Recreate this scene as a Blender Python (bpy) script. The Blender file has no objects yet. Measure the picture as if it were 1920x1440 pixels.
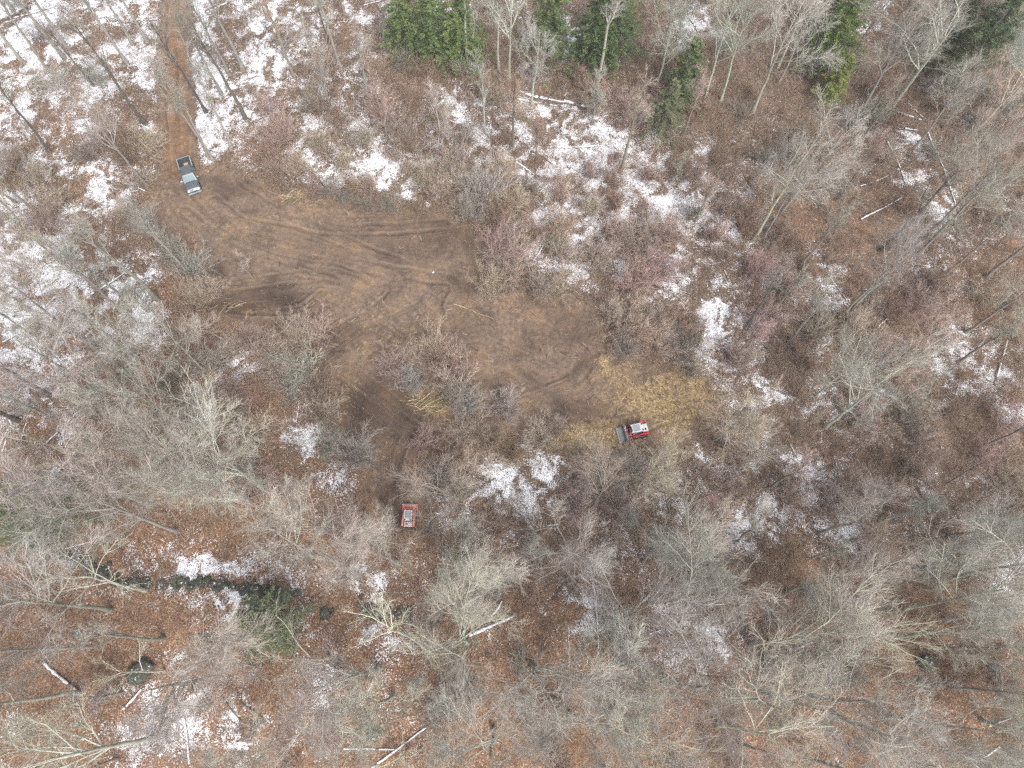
import bpy, bmesh, math, random
import numpy as np
from mathutils import Vector, Matrix
R = math.radians
rng = np.random.default_rng(11)
random.seed(11)
S = bpy.context.scene

# ------------------------------------------------------------------ camera, sky, sun, exposure
H = 85.0                      # drone height over the ground
FPX = 1333.0                  # focal length in photo pixels (1920 wide)
TH = R(20.6)                  # tilt away from straight down
cam_d = bpy.data.cameras.new('camera'); cam = bpy.data.objects.new('camera', cam_d)
S.collection.objects.link(cam); S.camera = cam
cam.location = (0, 0, H); cam.rotation_euler = (TH, 0, 0)
cam_d.sensor_width = 36; cam_d.lens = 36*FPX/1920; cam_d.clip_end = 3000; cam_d.clip_start = 0.5

SUN_EL, SUN_AZ = R(52), R(150)
w = bpy.data.worlds.new('World'); S.world = w; w.use_nodes = True
nt = w.node_tree
sky = nt.nodes.new('ShaderNodeTexSky'); sky.sky_type = 'NISHITA'; sky.sun_disc = False
sky.sun_elevation = SUN_EL; sky.sun_rotation = SUN_AZ; sky.air_density = 1.0; sky.dust_density = 4.0; sky.ozone_density = 1.0
hs = nt.nodes.new('ShaderNodeHueSaturation'); hs.inputs['Saturation'].default_value = .35     # overcast: the blue is veiled by cloud
nt.links.new(sky.outputs[0], hs.inputs['Color']); nt.links.new(hs.outputs[0], nt.nodes['Background'].inputs[0])
nt.nodes['Background'].inputs[1].default_value = 0.15
sd = bpy.data.lights.new('sun', 'SUN'); sd.energy = 1.5; sd.angle = R(28); sd.color = (1, 0.97, 0.92)
so = bpy.data.objects.new('sun', sd); S.collection.objects.link(so)
sv = Vector((math.sin(SUN_AZ)*math.cos(SUN_EL), math.cos(SUN_AZ)*math.cos(SUN_EL), math.sin(SUN_EL)))
so.rotation_euler = sv.to_track_quat('Z', 'Y').to_euler(); so.location = (0, 0, 120)
S.view_settings.view_transform = 'Standard'; S.view_settings.look = 'None'
S.view_settings.exposure = 0.97; S.view_settings.gamma = 1.0
HAZE = .00025
S.cycles.volume_bounces = 0; S.cycles.max_bounces = 5; S.cycles.diffuse_bounces = 3; S.cycles.glossy_bounces = 2
S.cycles.transparent_max_bounces = 4
S.cycles.use_denoising = False
S.cycles.caustics_reflective = False; S.cycles.caustics_refractive = False

CT, ST = math.cos(TH), math.sin(TH)
def unproj(px, py, z=0.0):                  # photo pixel -> point of the ground (or of height z)
    x = np.asarray(px, float)-960; y = 720-np.asarray(py, float)
    D = FPX*CT - y*ST
    k = (H-z)/D
    return k*x, k*(FPX*ST + y*CT)
def proj(X, Y, Z):                          # point -> photo pixel
    dz = Z-H
    yc = Y*CT + dz*ST; zc = -Y*ST + dz*CT   # camera frame
    return 960 + FPX*X/(-zc), 720 - FPX*yc/(-zc)
def crown_base(px, py, hc):                 # base of a tree whose crown centre, hc above ground, is seen at the pixel
    return unproj(px, py, hc)

# ------------------------------------------------------------------ helpers
def link(o, parent=None):
    S.collection.objects.link(o)
    if parent: o.parent = parent
    return o
def tag(o, label=None, cat=None, group=None, kind=None):
    if label: o['label'] = label
    if cat: o['category'] = cat
    if group: o['group'] = group
    if kind: o['kind'] = kind
    return o
def empty(name, loc=(0, 0, 0), rz=0.0):
    o = bpy.data.objects.new(name, None); link(o)
    o.location = loc; o.rotation_euler = (0, 0, rz); o.empty_display_size = 0.3
    return o
def mesh_np(name, V, F, mats, mi=None, smooth=True):
    me = bpy.data.meshes.new(name)
    V = np.ascontiguousarray(V, np.float32); F = np.ascontiguousarray(F, np.int32)
    n = F.shape[1]
    me.vertices.add(len(V)); me.vertices.foreach_set('co', V.ravel())
    me.loops.add(F.size); me.loops.foreach_set('vertex_index', F.ravel())
    me.polygons.add(len(F)); me.polygons.foreach_set('loop_start', np.arange(0, F.size, n, dtype=np.int32))
    if mi is not None: me.polygons.foreach_set('material_index', np.ascontiguousarray(mi, np.int32))
    me.polygons.foreach_set('use_smooth', np.full(len(F), smooth))
    for m in mats: me.materials.append(m)
    me.update(calc_edges=True)
    return me
def tubes(P, Rr, sides):
    """P (M,N,3), Rr (M,N) -> verts, quads"""
    M, N, _ = P.shape
    T = np.gradient(P, axis=1); T /= np.linalg.norm(T, axis=2, keepdims=True)+1e-9
    ref = np.where(np.abs(T[:, :1, 2:3]) < .85, np.array([0, 0, 1.]), np.array([1., 0, 0]))
    U = np.cross(T, np.broadcast_to(ref, T.shape)); U /= np.linalg.norm(U, axis=2, keepdims=True)+1e-9
    W = np.cross(T, U)
    a = np.arange(sides)*2*math.pi/sides
    V = P[:, :, None, :] + Rr[:, :, None, None]*(np.cos(a)[None, None, :, None]*U[:, :, None, :] + np.sin(a)[None, None, :, None]*W[:, :, None, :])
    V = V.reshape(-1, 3)
    m = np.arange(M)[:, None, None]*N*sides; i = np.arange(N-1)[None, :, None]*sides; s = np.arange(sides)[None, None, :]
    s2 = (s+1) % sides
    F = np.stack([m+i+s, m+i+s2, m+i+sides+s2, m+i+sides+s], axis=3).reshape(-1, 4)
    return V, F
def merge(parts):                           # [(V,F,mi)]
    Vs, Fs, Ms, off = [], [], [], 0
    for V, F, m in parts:
        Vs.append(V); Fs.append(F+off); Ms.append(np.full(len(F), m)); off += len(V)
    return np.concatenate(Vs), np.concatenate(Fs), np.concatenate(Ms)
def unit(v): return v/(np.linalg.norm(v, axis=-1, keepdims=True)+1e-9)
def grow(P, Rr, k, t0, t1, ang, ln, npts, up, wob, rr, r, rmin, tip=.35, taper_len=.55):
    """k children on every parent polyline; returns their polylines and radii"""
    M, N, _ = P.shape
    L = np.linalg.norm(np.diff(P, axis=1), axis=2).sum(1)
    t = np.sort(r.uniform(t0, t1, (M, k)), axis=1)*(N-1)
    i = np.minimum(t.astype(int), N-2); f = (t-i)[..., None]
    mi = np.arange(M)[:, None]
    A = P[mi, i]; B = P[mi, i+1]
    base = (A*(1-f)+B*f).reshape(-1, 3); tan = unit(B-A).reshape(-1, 3)
    rad = (Rr[mi, i]*(1-f[..., 0])+Rr[mi, i+1]*f[..., 0]).reshape(-1)
    rnd = unit(r.normal(size=tan.shape)); perp = unit(rnd-(rnd*tan).sum(1, keepdims=True)*tan)
    a = np.radians(r.uniform(ang[0], ang[1], len(tan)))[:, None]
    d = unit(tan*np.cos(a)+perp*np.sin(a)+np.array([0, 0, up*.5]))
    tt = (t/(N-1)).reshape(-1)
    length = (L[:, None]*np.ones((1, k))).reshape(-1)*ln*r.uniform(.6, 1.25, len(tan))*(1-taper_len*tt)
    pts = [base]; step = (length/(npts-1))[:, None]
    for j in range(npts-1):
        pts.append(pts[-1]+d*step)
        d = unit(d+np.array([0, 0, up])/(npts-1)+r.normal(size=d.shape)*wob)
    Pc = np.stack(pts, 1)
    r0 = np.maximum(rad*rr, rmin)
    Rc = r0[:, None]*np.linspace(1, tip, npts)[None, :]
    return Pc, np.maximum(Rc, rmin*.55)

# value noise for masks
_lat = np.random.default_rng(5).random((256, 256))
def vnoise(x, y):
    xi = np.floor(x).astype(int); yi = np.floor(y).astype(int)
    fx = x-xi; fy = y-yi; fx = fx*fx*(3-2*fx); fy = fy*fy*(3-2*fy)
    a = _lat[xi & 255, yi & 255]; b = _lat[(xi+1) & 255, yi & 255]; c = _lat[xi & 255, (yi+1) & 255]; d = _lat[(xi+1) & 255, (yi+1) & 255]
    return (a*(1-fx)+b*fx)*(1-fy)+(c*(1-fx)+d*fx)*fy
def fbm(x, y, o=4):
    s = 0; A = .5; t = 0
    for k in range(o):
        s = s+A*vnoise(x*2**k+17.3*k, y*2**k+41.7*k); t += A; A *= .5
    return s/t
def gz(x, y):                               # gentle relief of the forest floor
    x = np.asarray(x, float); y = np.asarray(y, float)
    return .35*np.sin(.05*x+1)*np.sin(.06*y+.4)+.10*np.sin(.23*x+.5)*np.sin(.21*y+2)

# ------------------------------------------------------------------ materials
class NT:
    def __init__(s, name):
        s.m = bpy.data.materials.new(name); s.m.use_nodes = True; s.t = s.m.node_tree
        s.b = s.t.nodes['Principled BSDF']; s.b.inputs['Roughness'].default_value = .9
        s.b.inputs['Specular IOR Level'].default_value = .2
    def n(s, ty, **kw):
        o = s.t.nodes.new(ty)
        for k, v in kw.items():
            if k in ('ins',):
                for i, val in v.items(): s.put(o, i, val)
            else: setattr(o, k, v)
        return o
    def put(s, node, i, val):
        if isinstance(val, bpy.types.NodeSocket): s.t.links.new(val, node.inputs[i])
        else: node.inputs[i].default_value = val
    def math(s, op, a, b=0.0, c=0.0, clamp=False):
        o = s.n('ShaderNodeMath', operation=op, use_clamp=clamp)
        s.put(o, 0, a); s.put(o, 1, b); s.put(o, 2, c); return o.outputs[0]
    def noise(s, vec, scale, detail=4, rough=.6, dist=0.0):
        o = s.n('ShaderNodeTexNoise'); s.put(o, 'Vector', vec); s.put(o, 'Scale', scale); s.put(o, 'Detail', detail); s.put(o, 'Roughness', rough); s.put(o, 'Distortion', dist)
        return o.outputs[0]
    def mix(s, f, a, b, mode='MIX'):
        o = s.n('ShaderNodeMix', data_type='RGBA', blend_type=mode); s.put(o, 0, f); s.put(o, 6, a); s.put(o, 7, b); return o.outputs[2]
    def ramp(s, f, stops):
        o = s.n('ShaderNodeValToRGB'); e = o.color_ramp.elements
        while len(e) < len(stops): e.new(.5)
        for el, (p, c) in zip(e, stops): el.position = p; el.color = c if len(c) == 4 else (*c, 1)
        s.put(o, 0, f); return o.outputs[0]
    def sstep(s, v, a, b):
        o = s.n('ShaderNodeMapRange', interpolation_type='SMOOTHSTEP'); s.put(o, 0, v); s.put(o, 1, a); s.put(o, 2, b); return o.outputs[0]
    def attr(s, name):
        return s.n('ShaderNodeAttribute', attribute_name=name).outputs['Fac']
    def col(s, c): s.put(s.b, 'Base Color', c if isinstance(c, bpy.types.NodeSocket) else (*c, 1)); return s
    def bump(s, h, strength, dist=.05):
        o = s.n('ShaderNodeBump'); s.put(o, 'Height', h); s.put(o, 'Strength', strength); s.put(o, 'Distance', dist)
        s.put(s.b, 'Normal', o.outputs[0])
    def pos(s): return s.n('ShaderNodeNewGeometry').outputs['Position']

def plain(name, c, rough=.6, metal=0.0, var=.12, scale=6.0, spec=.4):
    t = NT(name); ob = t.n('ShaderNodeTexCoord').outputs['Object']
    nz = t.noise(ob, scale, 4, .65)
    lo = tuple(max(0, v*(1-var*1.6)) for v in c)+(1,); hi = tuple(min(1, v*(1+var*1.6)) for v in c)+(1,)
    t.col(t.ramp(nz, [(.3, lo), (.7, hi)])); t.b.inputs['Roughness'].default_value = rough
    t.b.inputs['Metallic'].default_value = metal; t.b.inputs['Specular IOR Level'].default_value = spec
    return t.m

def bark_mat(name, lich=.5, gain=1.0):
    t = NT(name); oi = t.n('ShaderNodeObjectInfo').outputs['Color']
    ob = t.n('ShaderNodeTexCoord').outputs['Object']
    a = t.noise(ob, 3.0, 5, .7); b = t.noise(ob, .8, 3, .6)
    c = t.mix(1.0, oi, t.ramp(a, [(.25, (.6*gain, .6*gain, .6*gain)), (.75, (1.35*gain, 1.35*gain, 1.35*gain))]), 'MULTIPLY')
    c = t.mix(t.math('MULTIPLY', t.sstep(b, .48, .62), lich), c, t.mix(1.0, oi, (1.32, 1.40, 1.22, 1), 'MULTIPLY'))
    t.col(c); t.b.inputs['Roughness'].default_value = .95
    t.bump(a, .5, .03); return t.m
def twig_mat(name):
    t = NT(name); oi = t.n('ShaderNodeObjectInfo').outputs['Color']
    ri = t.n('ShaderNodeNewGeometry').outputs['Random Per Island']
    c = t.mix(1.0, oi, t.ramp(ri, [(0, (.6, .56, .53)), (.5, (1, 1, 1)), (1, (1.5, 1.48, 1.42))]), 'MULTIPLY')
    t.col(c); t.b.inputs['Roughness'].default_value = .85
    return t.m
def needle_mat():
    t = NT('needles'); oi = t.n('ShaderNodeObjectInfo').outputs['Color']
    ri = t.n('ShaderNodeNewGeometry').outputs['Random Per Island']; ob = t.n('ShaderNodeTexCoord').outputs['Object']
    c = t.mix(1.0, oi, t.ramp(ri, [(0, (.45, .5, .5)), (.5, (1, 1, 1)), (1, (1.8, 1.6, 1.1))]), 'MULTIPLY')
    n = t.noise(ob, .7, 2, .5)
    c = t.mix(1.0, c, t.ramp(n, [(.35, (.75, .8, .8)), (.65, (1.3, 1.2, 1))]), 'MULTIPLY')
    t.col(c); t.b.inputs['Roughness'].default_value = .6
    return t.m
M_BARK, M_TWIG, M_NEEDLE = bark_mat('bark'), twig_mat('twigs'), needle_mat()
M_STEM = bark_mat('stems', .05)
M_LIMB = bark_mat('limbs', .5, 1.3)
def snow_mat():
    t = NT('snow'); p = t.pos(); a = t.noise(p, 3.0, 4, .6); b = t.noise(p, 9.0, 4, .7)
    t.col(t.mix(t.math('MULTIPLY', t.sstep(b, .56, .68), .55), t.ramp(a, [(.3, (.68, .70, .74)), (.7, (.86, .87, .9))]), (.28, .22, .18, 1)))
    t.b.inputs['Roughness'].default_value = .7; t.bump(a, .4, .05); return t.m
M_SNOW = snow_mat()

def ground_mat():
    t = NT('forest_floor'); p = t.pos()
    sn, di, stw, org, wet, rut = [t.attr(k) for k in ('m_snow', 'm_dirt', 'm_straw', 'm_orange', 'm_wet', 'm_rut')]
    n_f = t.noise(p, 7.0, 5, .75); n_m = t.noise(p, 1.6, 5, .7, .3); n_l = t.noise(p, .35, 4, .6)
    n_g = t.noise(p, 13.0, 3, .8)
    # leaf litter: each leaf a voronoi cell with its own tone
    vo = t.n('ShaderNodeTexVoronoi', feature='F1'); t.put(vo, 'Vector', p); t.put(vo, 'Scale', 9.0)
    leaf = t.n('ShaderNodeSeparateColor'); t.t.links.new(vo.outputs['Color'], leaf.inputs[0])
    lit = t.ramp(leaf.outputs[0], [(0, (.09, .062, .047)), (.3, (.165, .093, .058)), (.6, (.238, .130, .074)), (.82, (.295, .19, .12)), (.95, (.33, .25, .19)), (1, (.42, .36, .31))])
    drk = t.ramp(leaf.outputs[1], [(0, (.050, .038, .031)), (.5, (.128, .091, .067)), (.85, (.205, .153, .115)), (1, (.30, .245, .2))])
    om = t.sstep(t.math('ADD', org, t.math('MULTIPLY', t.math('SUBTRACT', n_m, .5), 1.1)), .28, .75)
    c = t.mix(om, drk, lit)
    c = t.mix(1.0, c, t.ramp(n_l, [(.3, (.8, .8, .8)), (.7, (1.2, 1.15, 1.1))]), 'MULTIPLY')
    # bare dirt
    dn = t.math('ADD', t.math('MULTIPLY', n_m, .6), t.math('MULTIPLY', n_g, .4))
    dirt = t.ramp(dn, [(.36, (.088, .064, .051)), (.49, (.154, .110, .083)), (.60, (.213, .156, .118)), (.70, (.31, .24, .178))])
    dirt = t.mix(t.math('MULTIPLY', wet, .95), dirt, t.ramp(n_f, [(.35, (.038, .026, .020)), (.7, (.088, .060, .047))]))
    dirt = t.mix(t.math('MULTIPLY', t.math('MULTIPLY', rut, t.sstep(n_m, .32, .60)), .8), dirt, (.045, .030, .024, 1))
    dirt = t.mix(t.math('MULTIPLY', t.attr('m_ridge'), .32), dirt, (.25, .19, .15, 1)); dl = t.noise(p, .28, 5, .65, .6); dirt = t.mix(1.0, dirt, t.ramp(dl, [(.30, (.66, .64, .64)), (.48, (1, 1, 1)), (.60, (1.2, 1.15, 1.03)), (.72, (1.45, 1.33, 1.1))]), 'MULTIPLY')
    dirt = t.mix(t.attr('m_track'), dirt, t.mix(1.0, dirt, (1.32, 1.16, 1.0, 1), 'MULTIPLY')); dm = t.sstep(t.math('ADD', di, t.math('MULTIPLY', t.math('SUBTRACT', n_m, .5), .8)), .36, .62)
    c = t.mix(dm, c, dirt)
    # straw
    st = t.ramp(leaf.outputs[2], [(0, (.13, .088, .050)), (.45, (.265, .18, .088)), (.8, (.40, .288, .138)), (1, (.55, .45, .28))])
    sm = t.sstep(t.math('ADD', stw, t.math('MULTIPLY', t.math('SUBTRACT', t.math('ADD', t.math('MULTIPLY', n_m, .55), t.math('MULTIPLY', n_f, .45)), .5), 3.4)), .36, 1.15)
    c = t.mix(sm, c, st)
    # snow, broken up by what pokes through it
    s = t.math('ADD', sn, t.math('MULTIPLY', t.math('SUBTRACT', n_m, .5), 1.15))
    s = t.math('ADD', s, t.math('MULTIPLY', t.math('SUBTRACT', n_f, .5), 2.0))
    s = t.math('ADD', s, t.math('MULTIPLY', t.math('SUBTRACT', leaf.outputs[0], .5), .36))
    smask = t.sstep(s, .47, .60)
    c = t.mix(smask, c, t.ramp(n_m, [(.3, (.66, .68, .73)), (.7, (.84, .85, .88))]))
    t.col(c); t.b.inputs['Roughness'].default_value = .92
    hh = t.math('ADD', t.math('MULTIPLY', n_f, .6), t.math('MULTIPLY', vo.outputs['Distance'], .5))
    t.bump(t.math('ADD', hh, t.math('MULTIPLY', smask, .3)), .55, .08)
    return t.m
M_GROUND = ground_mat()

# ------------------------------------------------------------------ the ground: masks read from the photo's layout, laid out in metres
SNOW80 = """766684 755653 332151 252214 224
567596 535211 140122 121101 001
644596 565366 443111 121111 001
543494 356545 777523 114511 111
447331 447635 577765 332233 221
664100 000002 777665 221243 331
776610 000001 355755 352432 221
776611 000000 002356 325352 111
764326 200000 000266 235265 221
562242 140000 000025 375246 361
232232 362100 400016 232222 411
141222 351558 754553 655434 431
112212 223343 325356 473233 331
234566 434223 255232 232233 731
122235 333423 364353 232223 311
111331 242322 242463 211122 211
222444 432211 122232 111111 111
322434 432211 111221 111211 111"""
def digits(txt, cols):
    rows = [[int(ch) for ch in ln.replace(' ', '')] for ln in txt.split('\n')]
    n = min(len(r) for r in rows)
    n = min(n, cols); return np.array([(r+[r[-1]]*cols)[:cols] for r in rows], float)
SNOWG = digits(SNOW80, 24)
ORANGE160 = digits("""443322122222
543322122322
433211123544
556211112455
777433222223
888653333332
888766555566
999888766677
999999877778""", 12)
SHRUB160 = digits("""334566776556
455788898766
652248998666
243004998777
357752378888
235554378888
112234666777
111122344334
011111222222""", 12)
TREE160 = digits("""545433346677
444333335566
430001223455
651000113555
762000013444
775211133344
677555555555
667777777666
666777777777""", 12)
def samp(G, cell, px, py):
    x = np.clip(np.asarray(px, float)/cell-.5, 0, G.shape[1]-1.001); y = np.clip(np.asarray(py, float)/cell-.5, 0, G.shape[0]-1.001)
    i = x.astype(int); j = y.astype(int); fx = x-i; fy = y-j
    return (G[j, i]*(1-fx)+G[j, i+1]*fx)*(1-fy)+(G[j+1, i]*(1-fx)+G[j+1, i+1]*fx)*fy
# clear snow patches: x, y, rx, ry, rot(deg), strength
SNOWB = [(375, 160, 22, 150, 0, 1.0), (390, 300, 14, 40, -20, .8), (180, 345, 55, 18, 25, .7), (110, 300, 30, 12, 20, .5), (700, 305, 26, 20, 0, .75), (735, 350, 34, 18, 10, .75), (785, 375, 22, 14, 0, .9),
 (590, 235, 40, 18, 0, .6), (1010, 190, 60, 12, 8, .9), (1080, 240, 60, 45, 0, .45), (1130, 280, 30, 50, 10, .5), (1040, 330, 20, 35, 20, .6), (900, 245, 40, 20, 30, .6), (1010, 430, 22, 60, 25, .8),
 (1080, 470, 25, 60, 0, .7), (1190, 310, 50, 16, 0, .5), (1250, 390, 28, 30, 0, .6), (1170, 480, 14, 40, 0, .5), (1335, 630, 22, 48, 20, .65), (1260, 645, 20, 24, 0, .6), (1340, 575, 22, 25, 0, .7),
 (1310, 840, 14, 36, -30, 1.0), (1340, 770, 50, 14, 35, .7), (1440, 735, 40, 22, 20, .8), (1485, 860, 26, 14, 0, .7), (1520, 900, 20, 22, 20, .7), (1770, 690, 16, 24, -10, .9), (1560, 560, 26, 26, 0, .7),
 (1550, 640, 16, 26, 0, .6), (1620, 720, 20, 18, 0, .6), (1890, 785, 16, 18, 0, .8), (1900, 1075, 40, 30, 0, 1.0), (1590, 1000, 14, 34, 0, .9), (1390, 980, 22, 45, 12, .8), (1430, 960, 16, 40, 20, .8), (1660, 930, 30, 14, 0, .6),
 (930, 890, 26, 26, 20, .9), (1035, 870, 18, 35, -30, .8), (830, 950, 25, 26, 0, 1.0), (980, 825, 8, 14, 0, .9), (945, 930, 30, 12, 40, .7), (855, 865, 16, 10, 0, .6), (1255, 910, 14, 30, 0, .7),
 (600, 800, 12, 60, 15, .8), (560, 830, 18, 30, 0, .6), (460, 680, 18, 26, -20, .9), (400, 770, 10, 30, 10, .6), (270, 600, 22, 34, 10, .8), (235, 525, 20, 30, 15, .8), (130, 580, 40, 36, 0, .4), (30, 620, 36, 20, -30, .6),
 (90, 900, 8, 36, 35, .7), (400, 1075, 55, 18, 4, .9), (190, 1055, 40, 12, 15, .7), (130, 1040, 20, 12, 0, .6), (430, 1120, 50, 26, 0, .5), (345, 1360, 12, 60, 0, .7), (290, 1300, 40, 16, -10, .45), (420, 1350, 40, 26, 0, .4),
 (250, 1385, 30, 36, 0, .35), (1105, 1130, 14, 60, 0, .9), (1330, 1200, 30, 36, 0, .9), (1290, 1180, 24, 16, 0, .6), (680, 1090, 50, 22, 0, .5), (690, 1180, 40, 16, 0, .4), (890, 1030, 16, 30, -10, .7), (640, 900, 60, 30, 0, .35),
 (60, 450, 60, 26, 0, .55), (30, 600, 30, 20, 0, .5), (170, 230, 40, 50, 0, .35), (70, 90, 60, 60, 0, .3), (510, 130, 30, 40, 10, .5), (1720, 260, 30, 30, 0, .6), (1640, 50, 30, 50, 0, .5), (1300, 60, 22, 60, 10, .6), (1070, 60, 16, 70, 0, .7),
 (1310, 300, 25, 40, 0, .45), (1690, 330, 40, 20, 0, .5), (1760, 380, 60, 24, 20, .45), (1830, 880, 30, 30, 0, .4), (330, 1235, 30, 14, 10, .5), (620, 1290, 20, 40, 0, .6), (1250, 1130, 20, 14, 0, .4), (460, 1385, 40, 16, 0, .6)]
# holes in the snow / brush humps without snow
CLEAR = [[(262, 400), (295, 362), (318, 335), (360, 318), (420, 318), (470, 345), (520, 362), (640, 380), (700, 372), (770, 392), (835, 392), (885, 430), (912, 470), (905, 520), (930, 560), (1000, 565), (1060, 560), (1112, 582), (1128, 640),
   (1150, 680), (1230, 690), (1310, 715), (1335, 765), (1290, 800), (1270, 850), (1180, 860), (1130, 872), (1070, 850), (1010, 800), (950, 800), (900, 800), (880, 845), (860, 870), (800, 860), (775, 870), (785, 920), (780, 1000), (705, 1000), (700, 900), (710, 850), (640, 800), (622, 740), (600, 660), (520, 630), (430, 605), (370, 590), (350, 540), (385, 490), (350, 455), (300, 450)]]
ROAD = [(296, 345), (301, 240), (301, 130), (306, 0), (308, -60), (357, -60), (357, 0), (358, 130), (363, 240), (378, 330)]
STRAW = [(430, 430, 110, 45, 12, .42), (640, 398, 90, 16, 3, .5), (1060, 845, 60, 26, -8, .8), (1140, 880, 60, 20, 0, .6), (570, 400, 60, 16, 0, .4), (1300, 725, 55, 48, 0, .9), (1270, 800, 60, 40, 0, .8), (1395, 790, 26, 16, 20, .7), (1140, 685, 24, 44, 0, 1.1), (1230, 745, 115, 55, 10, 1.0), (1110, 825, 85, 36, -10, 1.0), (1180, 850, 60, 22, 0, .6), (1300, 780, 40, 22, 20, .8), (820, 755, 45, 16, 15, 1.0), (768, 890, 10, 40, 0, .6), (890, 838, 18, 14, 0, .8), (560, 375, 50, 12, 4, .8), (280, 370, 26, 12, -10, .7),
 (440, 440, 70, 30, 12, .35), (480, 580, 40, 12, 10, .6), (720, 640, 80, 40, -20, .5), (690, 590, 50, 26, -20, .5), (650, 740, 24, 50, 0, .55), (1000, 650, 60, 40, 0, .35), (690, 400, 50, 14, 0, .5), (1250, 820, 40, 25, 0, .6), (620, 700, 20, 20, 0, .4), (900, 600, 60, 30, 0, .25), (1130, 640, 10, 40, 0, .6), (320, 395, 50, 14, 0, .4)]
WET = [(770, 440, 130, 48, 10, .45), (560, 600, 60, 20, 0, .4), (490, 562, 115, 28, -6, .9), (850, 440, 65, 32, 25, .75), (620, 470, 60, 26, 15, .35), (1070, 615, 45, 38, 0, .55), (1000, 640, 18, 45, 30, .5), (1090, 690, 60, 12, -30, .7), (1080, 770, 60, 22, 25, .7), (760, 780, 95, 40, 35, .85), (830, 830, 60, 24, 20, .9), (735, 920, 26, 90, 5, 1.0), (690, 760, 70, 45, 30, 1.0), (840, 840, 50, 26, 20, 1.0), (660, 620, 40, 18, -40, .7), (640, 640, 30, 26, 0, .8), (440, 350, 50, 16, 10, .6), (860, 540, 26, 22, 0, .6), (410, 505, 14, 24, -10, .8), (330, 200, 16, 160, 0, .35), (880, 620, 30, 60, -20, .35)]
TRACKS = [([(325, -60), (322, 120), (326, 260), (335, 330), (370, 400), (450, 455), (580, 490), (660, 520), (720, 560), (760, 600)], 1.7),
 ([(400, 380), (470, 430), (560, 465), (680, 500), (800, 520), (845, 528), (850, 548), (838, 575)], 1.6),
 ([(345, 400), (420, 460), (520, 500), (640, 520), (690, 545), (700, 580)], 1.7),
 ([(395, 562), (470, 552), (560, 540), (640, 536)], 1.5), ([(600, 545), (560, 575), (500, 580), (420, 575)], 1.5),
 ([(838, 575), (846, 620), (880, 655), (960, 695), (1050, 735), (1130, 790)], 1.5), ([(900, 650), (980, 710), (1060, 770), (1105, 792)], 1.5),
 ([(1120, 640), (1090, 700), (1020, 735), (930, 760)], 1.6), ([(612, 640), (650, 610), (710, 590), (780, 560)], 1.6),
 ([(640, 700), (700, 745), (770, 800), (840, 830)], 1.5), ([(770, 800), (745, 850), (735, 920), (745, 985)], 1.4),
 ([(1200, 760), (1150, 770), (1090, 765), (1030, 745)], 1.5), ([(1215, 800), (1260, 780), (1310, 770)], 1.4),
 ([(430, 345), (520, 400), (600, 430), (720, 430), (830, 420)], 1.6), ([(460, 400), (560, 420), (680, 470), (760, 500)], 1.7), ([(620, 620), (700, 560), (720, 540)], 1.5)]

def ell(px, py, L, pw=1.3):
    out = np.zeros_like(px)
    for (x, y, rx, ry, rot, s) in L:
        a = R(rot); dx = px-x; dy = py-y
        u = (dx*math.cos(a)+dy*math.sin(a))/rx; v = (-dx*math.sin(a)+dy*math.cos(a))/ry
        out = np.maximum(out, s*np.exp(-.8*(u*u+v*v)**pw))
    return out
def poly_sd(X, Y, P):                       # signed distance, positive inside
    P = np.asarray(P, float); d = np.full(X.shape, 1e9); ins = np.zeros(X.shape, bool)
    for (x0, y0), (x1, y1) in zip(P, np.roll(P, -1, 0)):
        ex, ey = x1-x0, y1-y0
        t = np.clip(((X-x0)*ex+(Y-y0)*ey)/(ex*ex+ey*ey+1e-9), 0, 1)
        d = np.minimum(d, np.hypot(X-x0-t*ex, Y-y0-t*ey))
        c = ((y0 > Y) != (y1 > Y)) & (X < (x1-x0)*(Y-y0)/((y1-y0) if y1 != y0 else 1e-9)+x0)
        ins ^= c
    return np.where(ins, d, -d)
def smooth_path(P, n=14):
    P = np.asarray(P, float); Q = np.vstack([2*P[0]-P[1], P, 2*P[-1]-P[-2]]); out = []
    for i in range(1, len(Q)-2):
        for t in np.linspace(0, 1, n, endpoint=False):
            a, b, c, d = Q[i-1:i+3]
            out.append(.5*((2*b)+(-a+c)*t+(2*a-5*b+4*c-d)*t*t+(-a+3*b-3*c+d)*t**3))
    out.append(P[-1]); return np.array(out)
def to_w(P): P = np.asarray(P, float); return np.stack(unproj(P[:, 0], P[:, 1]), 1)

def spacing(a, b, lo, hi, fine, coarse, far):
    left = np.arange(lo, a, coarse); mid = np.arange(a, b, fine); right = np.arange(b, hi+.1, coarse)
    return np.concatenate([[-far, -far*.5, lo-60, lo-20], left, mid, right, [hi+20, hi+60, far*.5, far]])
gx = spacing(-56, 32, -92, 92, .16, .34, 900.); gy = spacing(9, 66, -26, 110, .16, .34, 900.)
GX, GY = np.meshgrid(gx, gy)
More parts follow.
